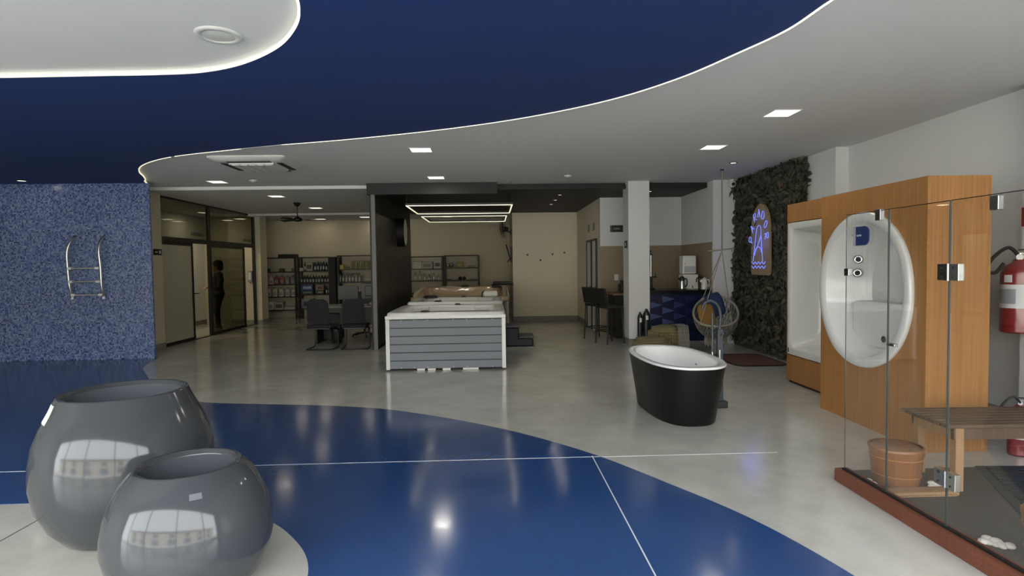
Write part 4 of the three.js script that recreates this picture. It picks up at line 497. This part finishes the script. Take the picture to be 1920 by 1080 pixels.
// ---------------------------------------------------------------- hanging chair, poufs
{ const t = thing('hanging_chair', 'grey macrame hanging chair before the plant wall', 'hanging chair', [3.8, 0, -9.75], -0.35);
  const N = 40, pt = (u, v) => { const a = u * Math.PI * 2, back = 0.5 - 0.5 * Math.cos(a), rimY = 0.5 + 0.46 * back ** 1.3, R = 0.36; return [R * Math.sin(a) * (0.35 + 0.65 * Math.sin(Math.min(1, v) * Math.PI / 2)), 0.27 + (rimY - 0.27) * v ** 1.4, -R * -Math.cos(a) * 1 * (0.35 + 0.65 * Math.sin(Math.min(1, v) * Math.PI / 2))]; };
  // woven net: ribs and cross cords
  const cords = []; for (let i = 0; i < N; i++) { const p = [], q = []; for (let j = 0; j <= 8; j++) { p.push(pt((i + j * 0.5) / N, j / 8)); q.push(pt((i - j * 0.5) / N, j / 8)); } cords.push(tube(p, 0.007, 16, 5), tube(q, 0.007, 16, 5)); }
  part(t, 'net', merge(cords), M.throwGrey); const rimPts = []; for (let i = 0; i < 36; i++) rimPts.push(pt(i / 36, 1)); part(t, 'rim', tube(rimPts, 0.02, 90, 8, true), M.rope);
  const base = []; for (let i = 0; i < 24; i++) base.push(pt(i / 24, 0)); part(t, 'seat_ring', tube(base, 0.014, 60, 6, true), M.rope); part(t, 'seat_mat', loft([base.map((p) => [p[0] * 0.1, 0.262, p[2] * 0.1]), base.map((p) => [p[0], 0.27, p[2]]), base.map((p, i) => pt(i / 24, 0.25))]), M.throwGrey);
  const fr = []; for (let i = 0; i < 46; i++) { const p = pt(i / 46, 0.12), l = rr(0.09, 0.16); fr.push(tube([p, [p[0] * 1.04, p[1] - l * 0.5, p[2] * 1.04], [p[0] * 1.03 + rr(-0.02, 0.02), p[1] - l, p[2] * 1.03]], 0.008, 6, 5)); } part(t, 'fringe', merge(fr), M.rope);
  const hub = [0.1, 1.75, 0.05]; for (const u of [0.12, 0.4, 0.6, 0.88]) { const p = pt(u, 1), k = part(t, 'rope', bar(p, hub, 0.008, 6), M.rope); part(k, 'knot', new THREE.SphereGeometry(0.028, 12, 10), M.rope, p); }
  part(t, 'main_rope', bar(hub, [0.1, 3.1, 0.05], 0.014), M.rope); part(t, 'spreader', bar([-0.12, 1.74, 0.05], [0.3, 1.78, 0.05], 0.012), M.rope); part(t, 'ceiling_hook', cyl(0.03, 0.03, 0.02, 16), M.blackMetal, [0.1, 3.09, 0.05]); }
function cushion(name, label, c, pos, rot, w, h, d) { const t = thing(name, label, 'cushion', pos); t.rotation.set(...rot); const r = []; for (let i = 0; i <= 10; i++) { const v = i / 10 * 2 - 1, k = Math.sqrt(Math.max(0, 1 - v * v)); r.push(ring(w / 2 * (0.86 + 0.14 * k), h / 2 * (0.86 + 0.14 * k), v * d / 2 * (1), 5, 32).map((p) => { const e = Math.max(Math.abs(p[0]) / (w / 2), Math.abs(p[2]) / (h / 2)); return [p[0] * (0.3 + 0.7 * k), p[1], p[2] * (0.3 + 0.7 * k)]; })); } part(t, 'cover', loft(r, { cap0: true, cap1: true }).rotateX(Math.PI / 2), c); part(t, 'seam', tube(ring(w * 0.5, h * 0.5, 0, 5, 24), 0.006, 70, 6, true).rotateX(Math.PI / 2), c); }
cushion('cushion', 'mustard cushion in the hanging chair', M.cushion, [3.64, 0.64, -9.72], [-0.25, 0.2, 0.15], 0.3, 0.4, 0.13); cushion('cushion', 'blue cushion in the back of the hanging chair', M.cushionBlue, [3.86, 0.82, -9.92], [-0.2, 0.1, 0.3], 0.3, 0.4, 0.12);
function pouf(x, z, R, H, label, c) {
  const t = thing('macrame_pouf', label, 'pouf', [x, 0, z], 0, 'macrame poufs'); part(t, 'core', lathe([[0, 0.02], [R * 0.86, 0.02], [R * 0.96, H * 0.3], [R * 0.96, H * 0.7], [R * 0.8, H * 0.93], [R * 0.4, H], [0, H * 1.01]], 40), M.knit);
  const k = []; for (let j = 0; j < 9; j++) { const y = H * (0.1 + 0.1 * j), r = R * (0.93 + 0.06 * Math.sin(Math.PI * (j + 1) / 10)); k.push(new THREE.TorusGeometry(r * (j > 7 ? 0.86 : j > 6 ? 0.94 : 1), 0.016, 6, 48).rotateX(Math.PI / 2).translate(0, y, 0)); } part(t, 'braids', merge(k), c);
  const f = []; for (let i = 0; i < 48; i++) { const a = i / 48 * Math.PI * 2, r = R * 0.99, l = H * rr(0.45, 0.62); f.push(tube([[r * Math.cos(a), H * 0.78, r * Math.sin(a)], [r * 1.05 * Math.cos(a + 0.03), H * 0.78 - l * 0.5, r * 1.05 * Math.sin(a + 0.03)], [r * 1.04 * Math.cos(a), H * 0.78 - l, r * 1.04 * Math.sin(a)]], 0.011, 8, 5)); } part(t, 'fringe', merge(f), c);
}
pouf(2.62, -9.5, 0.29, 0.34, 'lower khaki fringed pouf before the column', M.knit); pouf(3.06, -10.05, 0.32, 0.47, 'taller khaki pouf before the navy counter', mat('#77704c', 0.95));
{ const t = thing('throw_blanket', 'patterned grey throw hanging over the taller pouf', 'blanket'); const rows = []; for (let i = 0; i <= 14; i++) { const v = i / 14, y = v < 0.35 ? 0.488 - v * 0.02 : 0.48 - (v - 0.35) * 0.55, z = -10.05 + 0.02 + (v < 0.35 ? v * 0.9 : 0.315 + 0.06 * Math.sin((v - 0.35) * 2.4)); const r = []; for (let j = 0; j <= 10; j++) r.push([3.13 + j * 0.019, y + 0.004 * Math.sin(j * 2), z + 0.006 * Math.sin(j * 1.7 + i * 0.3)]); rows.push(r); } const back = rows.map((r) => r.map((p) => [p[0], p[1] - 0.006, p[2] - 0.008]).reverse()); part(t, 'cloth', loft(rows.map((r, i) => [...r, ...back[i]])), M.throwGrey); part(t, 'stripes', merge([4, 7, 9, 11, 13].map((i) => tube(rows[i].map((p) => [p[0], p[1] + 0.004, p[2] + 0.006]), 0.005, 20, 5))), M.rope); }
{ const t = thing('floor_mat', 'reddish brown mat on the floor before the plant wall', 'mat', [4.02, 0, -9.0]); part(t, 'pile', loft([ring(0.4, 0.55, 0, 6, 48), ring(0.4, 0.55, 0.01, 6, 48)], { cap1: true }), M.rugRed); part(t, 'border', tube(ring(0.4, 0.55, 0.006, 6, 40), 0.012, 120, 6, true), M.soil); }

// ---------------------------------------------------------------- plant wall and neon board
{ const w = thing('plant_wall', 'dense dark artificial plant wall behind the neon board', 'plant wall'); part(w, 'backing', bx(4.7, XR, 0, 3.06, -10.88, -8.55), mat('#4a5536', 0.9));
  const lf = loft([[[-0.002, 0, 0], [0, 0, 0.001], [0.002, 0, 0]], [[-0.022, 0.03, 0.004], [0, 0.03, 0.012], [0.022, 0.03, 0.004]], [[-0.018, 0.06, 0.004], [0, 0.062, 0.014], [0.018, 0.06, 0.004]], [[-0.001, 0.095, -0.006], [0, 0.097, -0.005], [0.001, 0.095, -0.006]]], { closed: false });
  const n = 15000, im = new THREE.InstancedMesh(lf, M.leaf, n), o = new THREE.Object3D(), c = new THREE.Color(); im.name = 'leaves'; im.userData.kind = 'stuff'; im.castShadow = im.receiveShadow = true;
  for (let i = 0; i < n; i++) { const z = rr(-11.0, -8.52), y = rr(0.02, 3.06), cl = Math.sin(z * 7 + y * 3) * Math.sin(y * 5.3 - z * 2.1); o.position.set(4.66 - 0.07 * rnd() - 0.04 * cl, y, z); o.rotation.set(rr(-0.9, 0.9) + 2.6 * (rnd() < 0.6 ? 1 : 0), -Math.PI / 2 + rr(-1, 1), rr(-1.3, 1.3)); const s = rr(0.7, 1.7); o.scale.set(s, s, s); o.updateMatrix(); im.setMatrixAt(i, o.matrix);
    const q = rnd(), k = rr(0.6, 1.3); if (q < 0.12) c.setRGB(0.09 * k, 0.055 * k, 0.035 * k); else if (q < 0.3) c.setRGB(0.065 * k, 0.065 * k, 0.04 * k); else c.setRGB(0.032 * k, 0.042 * k, 0.022 * k); im.setColorAt(i, c); }
  w.add(im); }
{ const t = thing('neon_board', 'wooden board with a blue neon bridge and the lettering PARADOR', 'neon sign', [4.54, 0, -9.63]);
  // the board lies in the plane of z and y; u runs towards -z... seen from the room u = left to right is +z
  const s = new THREE.Shape(); const H = [[-0.31, 1.34], [0.31, 1.34], [0.33, 1.42], [0.33, 2.05]]; s.moveTo(-0.31, 1.33); s.lineTo(0.31, 1.33); s.lineTo(0.335, 1.4); s.lineTo(0.335, 2.05); s.bezierCurveTo(0.32, 2.32, 0.2, 2.5, 0, 2.52); s.bezierCurveTo(-0.2, 2.5, -0.32, 2.32, -0.335, 2.05); s.lineTo(-0.335, 1.4); s.closePath();
  for (const [y, z] of [[1.45, -0.2], [1.45, 0.2], [2.25, 0]]) part(t, 'standoff', bar([-0.01, y, z], [0.158, y, z], 0.012), M.blackMetal);
  part(t, 'board', new THREE.ExtrudeGeometry(s, { depth: 0.03, bevelEnabled: true, bevelSize: 0.004, bevelThickness: 0.004, bevelSegments: 1 }).rotateY(-Math.PI / 2), M.board, [0, 0, 0]);
  const N = (pts, name, closed = false, tens = 0.5) => part(t, name, tube(pts.map(([u, v]) => [-0.058, v, u]), 0.0065, pts.length * 10, 7, closed, tens), M.neon);
  const glyph = { P: [[[-1, -1], [-1, 1], [0.6, 1], [1, 0.6], [0.9, 0.1], [0.4, -0.1], [-1, -0.1]]], A: [[[-1, -1], [0, 1], [1, -1]], [[-0.55, -0.25], [0.55, -0.25]]], R: [[[-1, -1], [-1, 1], [0.6, 1], [1, 0.6], [0.7, 0.1], [-0.9, 0], [1, -1]]], D: [[[-1, -1], [-1, 1], [0.4, 0.9], [1, 0.3], [1, -0.3], [0.4, -0.9], [-1, -1]]], O: [[[-0.9, 0], [-0.6, 0.85], [0, 1], [0.6, 0.85], [0.9, 0], [0.6, -0.85], [0, -1], [-0.6, -0.85], [-0.9, 0]]] };
  const L = [['P', -0.29, 1.93, 1.35], ['A', -0.235, 2.12, 0.85], ['R', -0.135, 2.3, 0.42], ['A', 0.01, 2.36, -0.02], ['D', 0.155, 2.31, -0.35], ['O', 0.25, 2.16, -0.75], ['R', 0.28, 1.97, -1.4]];
  for (const [k, u, v, a] of L) for (const st of glyph[k]) N(st.map(([x, y]) => { const X = x * 0.042, Y = y * 0.066, c = Math.cos(a), sn = Math.sin(a); return [u + X * c - Y * sn, v + X * sn + Y * c]; }), 'neon_letter', false, 0.05);
  N([[-0.2, 1.56], [-0.13, 1.85], [-0.08, 2.06], [-0.05, 2.13], [0.01, 2.16], [0.07, 2.13], [0.09, 2.06], [0.08, 1.98], [0.0, 1.86], [-0.1, 1.74], [-0.15, 1.66]], 'neon_tower', false, 0.3); N([[0.09, 2.0], [0.105, 1.88], [0.125, 1.72], [0.15, 1.56]], 'neon_tower'); N([[-0.13, 1.7], [-0.09, 1.77], [-0.01, 1.8], [0.07, 1.77], [0.11, 1.7]], 'neon_arch');
  for (const y of [1.53, 1.46]) { const w = []; for (let i = 0; i <= 16; i++) w.push([-0.25 + i * 0.031, y + 0.02 * Math.cos(i * Math.PI / 2)]); N(w, 'neon_wave'); }
  const l = new THREE.PointLight(new THREE.Color().setRGB(0.12, 0.2, 1), 0.012); l.position.set(-0.2, 1.9, 0); l.name = 'lamp_light'; l.castShadow = true; l.shadow.radius = 8; t.add(l); }
{ const t = thing('security_camera', 'small white camera under the ceiling beside the plant wall', 'camera', [4.5, 2.97, -10.75]); part(t, 'base', cyl(0.035, 0.04, 0.05, 20), M.plasticWhite, [0, 0.09, 0]); part(t, 'housing', new THREE.SphereGeometry(0.065, 24, 16), M.plasticWhite, [0, 0.03, 0.02]); part(t, 'lens', cyl(0.03, 0.03, 0.02, 20).rotateX(Math.PI / 2), M.plasticBlack, [-0.01, 0.02, 0.085]); }

// ---------------------------------------------------------------- freestanding bath and its floor mixer
{ const t = thing('freestanding_bath', 'oval freestanding bath, black outside and white inside', 'bathtub', [1.9, 0, -6.03], 0.035), n = 96, a = 0.395, b = 0.8;
  const R = (s, y, e = 2.5) => ring(a * s - (1 - s) * 0.0, b - a * (1 - s) * 1.05, y, e, n);
  part(t, 'outer_shell', loft([ring(a - 0.1, b - 0.16, 0, 2.6, n), ring(a - 0.085, b - 0.145, 0.012, 2.6, n), ring(a - 0.06, b - 0.1, 0.2, 2.6, n), ring(a - 0.03, b - 0.04, 0.42, 2.6, n), ring(a - 0.008, b - 0.008, 0.565, 2.6, n)], { cap0: true }), M.tubBlack);
  part(t, 'rim', loft([ring(a - 0.012, b - 0.012, 0.56, 2.6, n), ring(a, b, 0.566, 2.6, n), ring(a + 0.001, b + 0.001, 0.578, 2.6, n), ring(a - 0.01, b - 0.01, 0.586, 2.6, n), ring(a - 0.055, b - 0.07, 0.584, 2.6, n), ring(a - 0.07, b - 0.09, 0.57, 2.6, n)]), M.tubWhite);
  part(t, 'basin', loft([ring(a - 0.07, b - 0.09, 0.57, 2.6, n), ring(a - 0.1, b - 0.14, 0.4, 2.6, n), ring(a - 0.15, b - 0.24, 0.2, 2.6, n), ring(a - 0.22, b - 0.36, 0.14, 2.4, n)], { cap1: true }), M.tubWhite);
  part(t, 'overflow', rb(-0.022, 0.022, -0.006, 0.006, -0.003, 0.003, 0.002), M.chrome, [0.262, 0.47, -0.05], [0, Math.PI / 2, 0]); part(t, 'drain', cyl(0.03, 0.028, 0.008, 20), M.chrome, [0, 0.145, 0]); }
{ const t = thing('floor_bath_mixer', 'grey floor standing bath mixer with gooseneck spout behind the bath', 'faucet', [2.42, 0, -6.1]), g = mat('#3a4148', 0.45, { metalness: 0.2 });
  part(t, 'base', rb(-0.06, 0.07, 0, 0.075, -0.06, 0.06, 0.012), M.plasticBlack); part(t, 'column', rb(-0.03, 0.03, 0.07, 0.84, -0.03, 0.03, 0.01), g); part(t, 'spout', tube([[0, 0.83, 0], [0.01, 0.98, 0], [-0.02, 1.09, 0], [-0.09, 1.14, 0], [-0.16, 1.12, 0], [-0.19, 1.05, 0]], 0.014, 48), g); part(t, 'hand_shower', bar([-0.09, 0.6, 0.03], [-0.085, 1.02, 0.02], 0.012), g); part(t, 'hose', tube([[-0.09, 0.6, 0.03], [-0.085, 0.35, 0.05], [-0.06, 0.2, 0.06], [-0.02, 0.4, 0.045], [-0.01, 0.62, 0.03]], 0.008, 48), M.steel); part(t, 'shower_holder', bar([0, 0.88, 0], [-0.09, 0.9, 0.02], 0.01), g); part(t, 'lever', bar([0, 0.78, 0.03], [0.0, 0.8, 0.1], 0.009), g); }

// ---------------------------------------------------------------- wooden displays with upright baths
{ const t = thing('bath_display', 'lower wooden display holding a rectangular bath upright', 'display stand');
  part(t, 'back_panel', bx(4.3, 4.4, 0, 2.27, -7.36, -6.0), M.veneer); part(t, 'top_board', bx(3.8, 4.3, 2.045, 2.27, -7.36, -6.0), M.veneer); part(t, 'base_board', bx(3.8, 4.3, 0.03, 0.355, -7.36, -6.0), M.veneer); part(t, 'side_panel', bx(3.8, 4.3, 0.355, 2.045, -7.36, -7.335), M.veneer); part(t, 'plinth', bx(3.83, 4.3, 0, 0.03, -7.34, -6.0), M.blackPaint); }
{ const t = thing('upright_bath', 'white rectangular bath mounted upright in the lower wooden display', 'bathtub', [3.8, 1.2, -6.67]);
  const rz = (a, b, x, e) => ring(a, b, 0, e, 80).map(([p, , q]) => [x, q, p]);            // ring in the plane of z and y
  const rect = (a, b, r, x) => { const o = []; for (const [sx, sy, a0] of [[1, 1, 0], [-1, 1, 1], [-1, -1, 2], [1, -1, 3]]) for (let k = 0; k <= 8; k++) { const t = (a0 + k / 8) * Math.PI / 2; o.push([x, sy * (b - r) + r * Math.sin(t), sx * (a - r) + r * Math.cos(t)]); } return o; };
  part(t, 'rim', loft([rect(0.66, 0.835, 0.02, 0.03), rect(0.66, 0.835, 0.02, -0.004), rect(0.655, 0.83, 0.02, -0.01), rect(0.595, 0.765, 0.06, -0.01), rect(0.58, 0.75, 0.07, 0.005)]), M.acrylic); part(t, 'basin', loft([rect(0.58, 0.75, 0.07, 0.005), rect(0.55, 0.72, 0.1, 0.1), rect(0.52, 0.68, 0.13, 0.3), rect(0.46, 0.6, 0.16, 0.36)], { cap1: true }), M.acrylic);
  part(t, 'drain', cyl(0.03, 0.03, 0.006, 20).rotateZ(Math.PI / 2), M.chrome, [0.35, -0.55, -0.2]); part(t, 'overflow', cyl(0.022, 0.022, 0.006, 16).rotateZ(Math.PI / 2), M.chrome, [0.2, 0.5, 0.1]); part(t, 'badge', rb(-0.013, -0.01, -0.81, -0.75, -0.64, -0.62, 0.001), M.blackPaint); }
{ const t = thing('bath_display', 'taller wooden display holding the round bath upright', 'display stand'); const f = new THREE.Shape([[-0.74, 0], [0.74, 0], [0.74, 2.21], [-0.74, 2.21]].map((p) => new THREE.Vector2(...p))), h = new THREE.Path(); h.absellipse(-0.04, 1.275, 0.61, 0.67, 0, Math.PI * 2, true); f.holes.push(h);
  part(t, 'front_panel', new THREE.ExtrudeGeometry(f, { depth: 0.025, bevelEnabled: false, curveSegments: 48 }).rotateY(-Math.PI / 2).translate(3.475, 0, -5.24), M.veneer); part(t, 'back_panel', bx(3.945, 3.97, 0, 2.21, -5.98, -4.5), M.veneer); part(t, 'top_board', bx(3.475, 3.945, 2.185, 2.21, -5.98, -4.5), M.veneer); for (const z of [-5.98, -4.525]) part(t, 'side_panel', bx(3.475, 3.945, 0, 2.185, z, z + 0.025), M.veneer); }
{ const t = thing('round_upright_bath', 'white oval bath mounted upright on the taller wooden display', 'bathtub', [3.45, 1.275, -5.28]);
  const rz = (a, b, x, e) => ring(a, b, 0, e, 96).map(([p, , q]) => [x, q, p]), a = 0.66, b = 0.72;
  part(t, 'rim', loft([rz(a - 0.01, b - 0.01, 0, 2.1), rz(a, b, -0.03, 2.1), rz(a - 0.015, b - 0.015, -0.05, 2.1), rz(a - 0.07, b - 0.07, -0.052, 2.1), rz(a - 0.1, b - 0.1, -0.03, 2.1)]), M.acrylic); part(t, 'basin', loft([rz(a - 0.1, b - 0.1, -0.03, 2.1), rz(a - 0.13, b - 0.13, 0.05, 2.2), rz(a - 0.18, b - 0.19, 0.2, 2.3), rz(a - 0.27, b - 0.3, 0.34, 2.4)], { cap1: true }), M.acrylic);
  part(t, 'seat_edge', rb(0.13, 0.36, -0.55, -0.12, -0.4, 0.4, 0.05, 3), M.acrylic); for (const [y, z] of [[0.285, -0.43], [0.15, -0.44]]) { const k = part(t, 'jet', lathe([[0.014, 0.0], [0.018, 0.01], [0.032, 0.014], [0.042, 0.008], [0.044, 0]], 24).rotateZ(Math.PI / 2).rotateY(0.95), M.chrome, [0.2, y, z + 0.035]); part(k, 'nozzle', new THREE.SphereGeometry(0.014, 14, 10), M.spaDark); }
  part(t, 'drain', cyl(0.03, 0.03, 0.008, 20).rotateZ(Math.PI / 2), M.chrome, [0.125, -0.45, 0.1]); part(t, 'overflow', rb(0.05, 0.07, 0.38, 0.41, 0.35, 0.42, 0.004), M.chrome); part(t, 'lower_fitting', rb(0.1, 0.125, -0.5, -0.47, 0.26, 0.34, 0.004), M.chrome); }

// ---------------------------------------------------------------- glass cabin
struct('floor', bx(2.5, 4.72, 0, 0.004, -4.15, 0.3), mat('#403c36', 0.6), 'darker brownish floor inside the glass cabin');
{ const t = thing('glass_cabin_screen', 'frameless glass screen on a reddish wooden sill', 'glass screen'), X = 2.45;
  part(t, 'sill', rb(X - 0.05, X + 0.05, 0, 0.09, -3.98, 0.3, 0.006), M.curb); part(t, 'sill_gasket', bx(X - 0.012, X + 0.012, 0.09, 0.1, -3.95, 0.28), M.blackPaint);
  const G = (z0, z1) => { const p = part(t, 'pane', bx(X - 0.0025, X + 0.0025, 0.1, 1.86, z0 + 0.0015, z1 - 0.0015), M.glass); for (const z of [z0, z1]) part(p, 'edge', bx(X - 0.0028, X + 0.0028, 0.1, 1.86, z - 0.0012, z + 0.0012), M.glassEdge); part(p, 'edge', bx(X - 0.003, X + 0.003, 1.86, 1.864, z0, z1), M.blackPaint); };
  G(-3.94, -3.515); G(-3.505, -3.035); G(-3.025, -2.2); G(-2.19, -1.2);
  const clip = (y, z, w = 0.05, h = 0.07) => { const c = part(t, 'clip', rb(X - 0.014, X + 0.014, y - h / 2, y + h / 2, z - w / 2, z + w / 2, 0.003), M.chrome); part(c, 'screw', cyl(0.007, 0.007, 0.004, 12).rotateZ(Math.PI / 2), M.spaDark, [X - 0.016, y, z]); };
  clip(1.835, -3.6); clip(1.82, -2.75); clip(1.47, -3.92, 0.05, 0.05); clip(1.03, -3.47, 0.07, 0.018);
  for (const y of [1.48, 0.36]) { const h = part(t, 'hinge', rb(X - 0.016, X + 0.016, y - 0.045, y + 0.045, -3.1, -3.035, 0.003), M.chrome); part(h, 'leaf', rb(X - 0.016, X + 0.016, y - 0.045, y + 0.045, -3.02, -2.955, 0.003), M.steel); part(h, 'pin', cyl(0.01, 0.01, 0.09, 14), M.chrome, [X - 0.012, y, -3.028]); for (const z of [-3.07, -2.985]) for (const dy of [-0.025, 0.025]) part(h, 'screw', cyl(0.006, 0.006, 0.004, 10).rotateZ(Math.PI / 2), M.spaDark, [X - 0.018, y + dy, z]); } }
{ const t = thing('sauna_sign', 'navy sign reading SAUNA with rounded end on the glass screen', 'sign', [2.438, 1.71, -3.755], -Math.PI / 2); part(t, 'plate', roundSign(0.16, 0.125, 0.006, 0.05), phys('#1c2a58', 0.35, {})); part(t, 'edge_strip', bx(-0.078, -0.058, -0.0625, 0.0625, 0.006, 0.009), M.plasticGrey); part(t, 'spacer', cyl(0.008, 0.008, 0.012, 12).rotateZ(Math.PI / 2), M.plasticGrey, [-0.086, 0.01, 0.003]);
  const tex = textCanvas(128, 48, (g, w, h) => { g.fillStyle = '#1c2a58'; g.fillRect(0, 0, w, h); g.fillStyle = '#d8dae2'; g.font = 'bold 36px sans-serif'; g.textBaseline = 'middle'; g.fillText('SAUNA', 2, 25); }); part(t, 'print', new THREE.PlaneGeometry(0.056, 0.021), mat('#ffffff', 0.5, { map: tex }), [-0.02, 0.004, 0.0068]); }
{ const t = thing('slatted_bench', 'dark slatted wooden bench inside the glass cabin', 'bench', [3.0, 0, -3.93], -0.04); for (let k = 0; k < 7; k++) part(t, 'slat', rb(0, 1.6, 0.43, 0.455, -0.24 + k * 0.068, -0.18 + k * 0.068, 0.004), M.benchWood); part(t, 'apron', bx(0.06, 1.55, 0.35, 0.43, 0.18, 0.205), M.benchWood); part(t, 'apron', bx(0.06, 1.55, 0.35, 0.43, -0.205, -0.18), M.benchWood); part(t, 'apron', bx(0.06, 0.085, 0.35, 0.43, -0.18, 0.18), M.wood); for (const x of [0.07, 1.5]) for (const z of [-0.2, 0.16]) part(t, 'leg', rb(x, x + 0.055, 0, 0.43, z, z + 0.055, 0.004), M.wood); }
{ const t = thing('floor_plank', 'light wooden plank on the cabin floor beside the bucket', 'plank', [2.8, 0, -3.7]); part(t, 'board', rb(-0.28, 0.24, 0, 0.03, -0.05, 0.05, 0.004), M.wood); part(t, 'batten', bx(-0.26, 0.22, 0, 0.012, 0.05, 0.06), M.wood); }
function bucket(x, z, label) { const t = thing('sauna_bucket', label, 'bucket', [x, 0, z], 0, 'wooden sauna buckets'); part(t, 'tub', lathe([[0, 0], [0.135, 0], [0.14, 0.02], [0.164, 0.24], [0.168, 0.25], [0.168, 0.27], [0.152, 0.272]], 48), M.bucket); part(t, 'lid', lathe([[0, 0.268], [0.15, 0.264], [0.154, 0.255]], 48), M.bucket); for (const y of [0.08, 0.2]) part(t, 'hoop', new THREE.TorusGeometry(0.139 + y * 0.11, 0.004, 6, 60).rotateX(Math.PI / 2), mat('#9c6a3e', 0.4), [0, y, 0]); }
bucket(2.78, -3.89, 'wooden sauna bucket at the far corner of the glass cabin'); bucket(2.83, -2.75, 'wooden bucket cut by the right picture edge');
{ const pg = new THREE.IcosahedronGeometry(1, 1); const spots = []; for (let i = 0; i < 9; i++) spots.push([rr(2.95, 3.06), rr(-3.86, -3.77), 'right of the bucket']); for (let i = 0; i < 4; i++) spots.push([rr(2.55, 2.62), rr(-3.95, -3.8), 'left of the bucket']); for (let i = 0; i < 5; i++) spots.push([2.54 + rr(-0.01, 0.02), -3.45 + i * 0.06, 'along the wooden sill']); for (let i = 0; i < 10; i++) spots.push([rr(2.64, 2.76), rr(-3.06, -2.95), 'by the bucket at the right edge']);
  const cnt = {}; for (const [x, z, w] of spots) { const r = rr(0.016, 0.028), i = (cnt[w] = (cnt[w] ?? -1) + 1); const m = solo('pebble', pg, M.pebble, 'small white pebble in the scatter ' + w, 'pebble', 'white pebbles ' + w); m.position.set(x, r * 0.62, z); m.scale.set(r * 1.2, r * 0.65, r); m.rotation.y = rr(0, 3); } }
{ const t = thing('cabin_rug', 'black ribbed rug on the cabin floor', 'rug', [0, 0, 0]); part(t, 'base', new THREE.ExtrudeGeometry(flatShape([[3.58, -4.16], [4.42, -4.1], [4.42, -3.2], [3.2, -3.2], [3.16, -3.36]].slice(0, 4).concat([[3.14, -3.3]])), { depth: 0.008, bevelEnabled: false }).rotateX(-Math.PI / 2), M.rug); const ribs = []; for (let z = -4.1; z < -3.25; z += 0.05) { const x0 = 3.58 - (z + 4.16) * 0.5 + 0.06; ribs.push(bx(Math.max(3.16, x0), 4.4, 0.008, 0.02, z, z + 0.028)); } part(t, 'ribs', merge(ribs), M.rug).userData.kind = 'stuff'; }
// ---------------------------------------------------------------- fire extinguishers
function extinguisher(x, y, z, R, H, label, turn, hoseSide) {
  const t = thing('fire_extinguisher', label, 'extinguisher', [x, y, z], turn);
  part(t, 'cylinder', lathe([[0, 0], [R * 0.94, 0], [R, 0.015], [R, H * 0.8], [R * 0.85, H * 0.9], [R * 0.4, H * 0.96], [R * 0.3, H]], 40), M.red);
  part(t, 'print', new THREE.CylinderGeometry(R * 1.006, R * 1.006, H * 0.32, 30, 1, true, -1.6, 3.2), M.paper, [0, H * 0.5, 0]); part(t, 'text_block', new THREE.CylinderGeometry(R * 1.01, R * 1.01, H * 0.2, 16, 1, true, -1.4, 1.2), mat('#8a9096', 0.6), [0, H * 0.5, 0]); part(t, 'sticker', new THREE.CylinderGeometry(R * 1.008, R * 1.008, H * 0.1, 10, 1, true, -0.9, 0.5), M.paper, [0, H * 0.74, 0]);
  part(t, 'valve', cyl(R * 0.25, R * 0.22, H * 0.1, 16), M.steel, [0, H * 1.03, 0]); part(t, 'lever', rb(-0.01, R * 1.1, H * 1.07, H * 1.09, -0.012, 0.012, 0.004), M.steel); part(t, 'lever', rb(-0.01, R * 1.0, H * 1.12, H * 1.14, -0.012, 0.012, 0.004), M.blackMetal);
  part(t, 'gauge', cyl(R * 0.2, R * 0.2, 0.012, 16).rotateX(Math.PI / 2), M.plasticWhite, [0, H * 1.03, R * 0.26]); part(t, 'hose', tube([[0, H * 1.04, 0.02], [hoseSide * R * 0.6, H * 1.16, 0.04], [hoseSide * R * 1.4, H * 1.02, 0.05], [hoseSide * R * 1.7, H * 0.86, 0.05], [hoseSide * R * 1.25, H * 0.82, 0.05], [hoseSide * R * 0.8, H * 0.95, 0.05]], R * 0.12, 60), M.rubber);
  return t;
}
{ const t = extinguisher(4.6, 0.9, -4.92, 0.13, 0.64, 'large red fire extinguisher hung on the pilaster', -0.7, -1); part(t, 'wall_bracket', bx(0.02, 0.1, 0.4, 0.5, -0.14, -0.1), M.steel); }
extinguisher(4.14, 0, -4.4, 0.075, 0.4, 'small red fire extinguisher on the floor behind the bench', -0.6, -1);
{ const t = thing('extinguisher_sign', 'red square sign above the large fire extinguisher', 'sign', [4.735, 1.9, -4.95], -Math.PI / 2); part(t, 'plate', rb(-0.1, 0.1, -0.1, 0.1, 0, 0.005, 0.002), M.red); part(t, 'lower_strip', bx(-0.1, 0.1, -0.1, -0.07, 0.005, 0.007), M.paper); part(t, 'pictogram', merge([cyl(0.022, 0.022, 0.003, 16).rotateX(Math.PI / 2).translate(0.02, -0.03, 0.006), bx(-0.002, 0.042, -0.03, 0.05, 0.005, 0.007)]), M.paper); }
shadows(scene);
renderer.render(scene, camera);
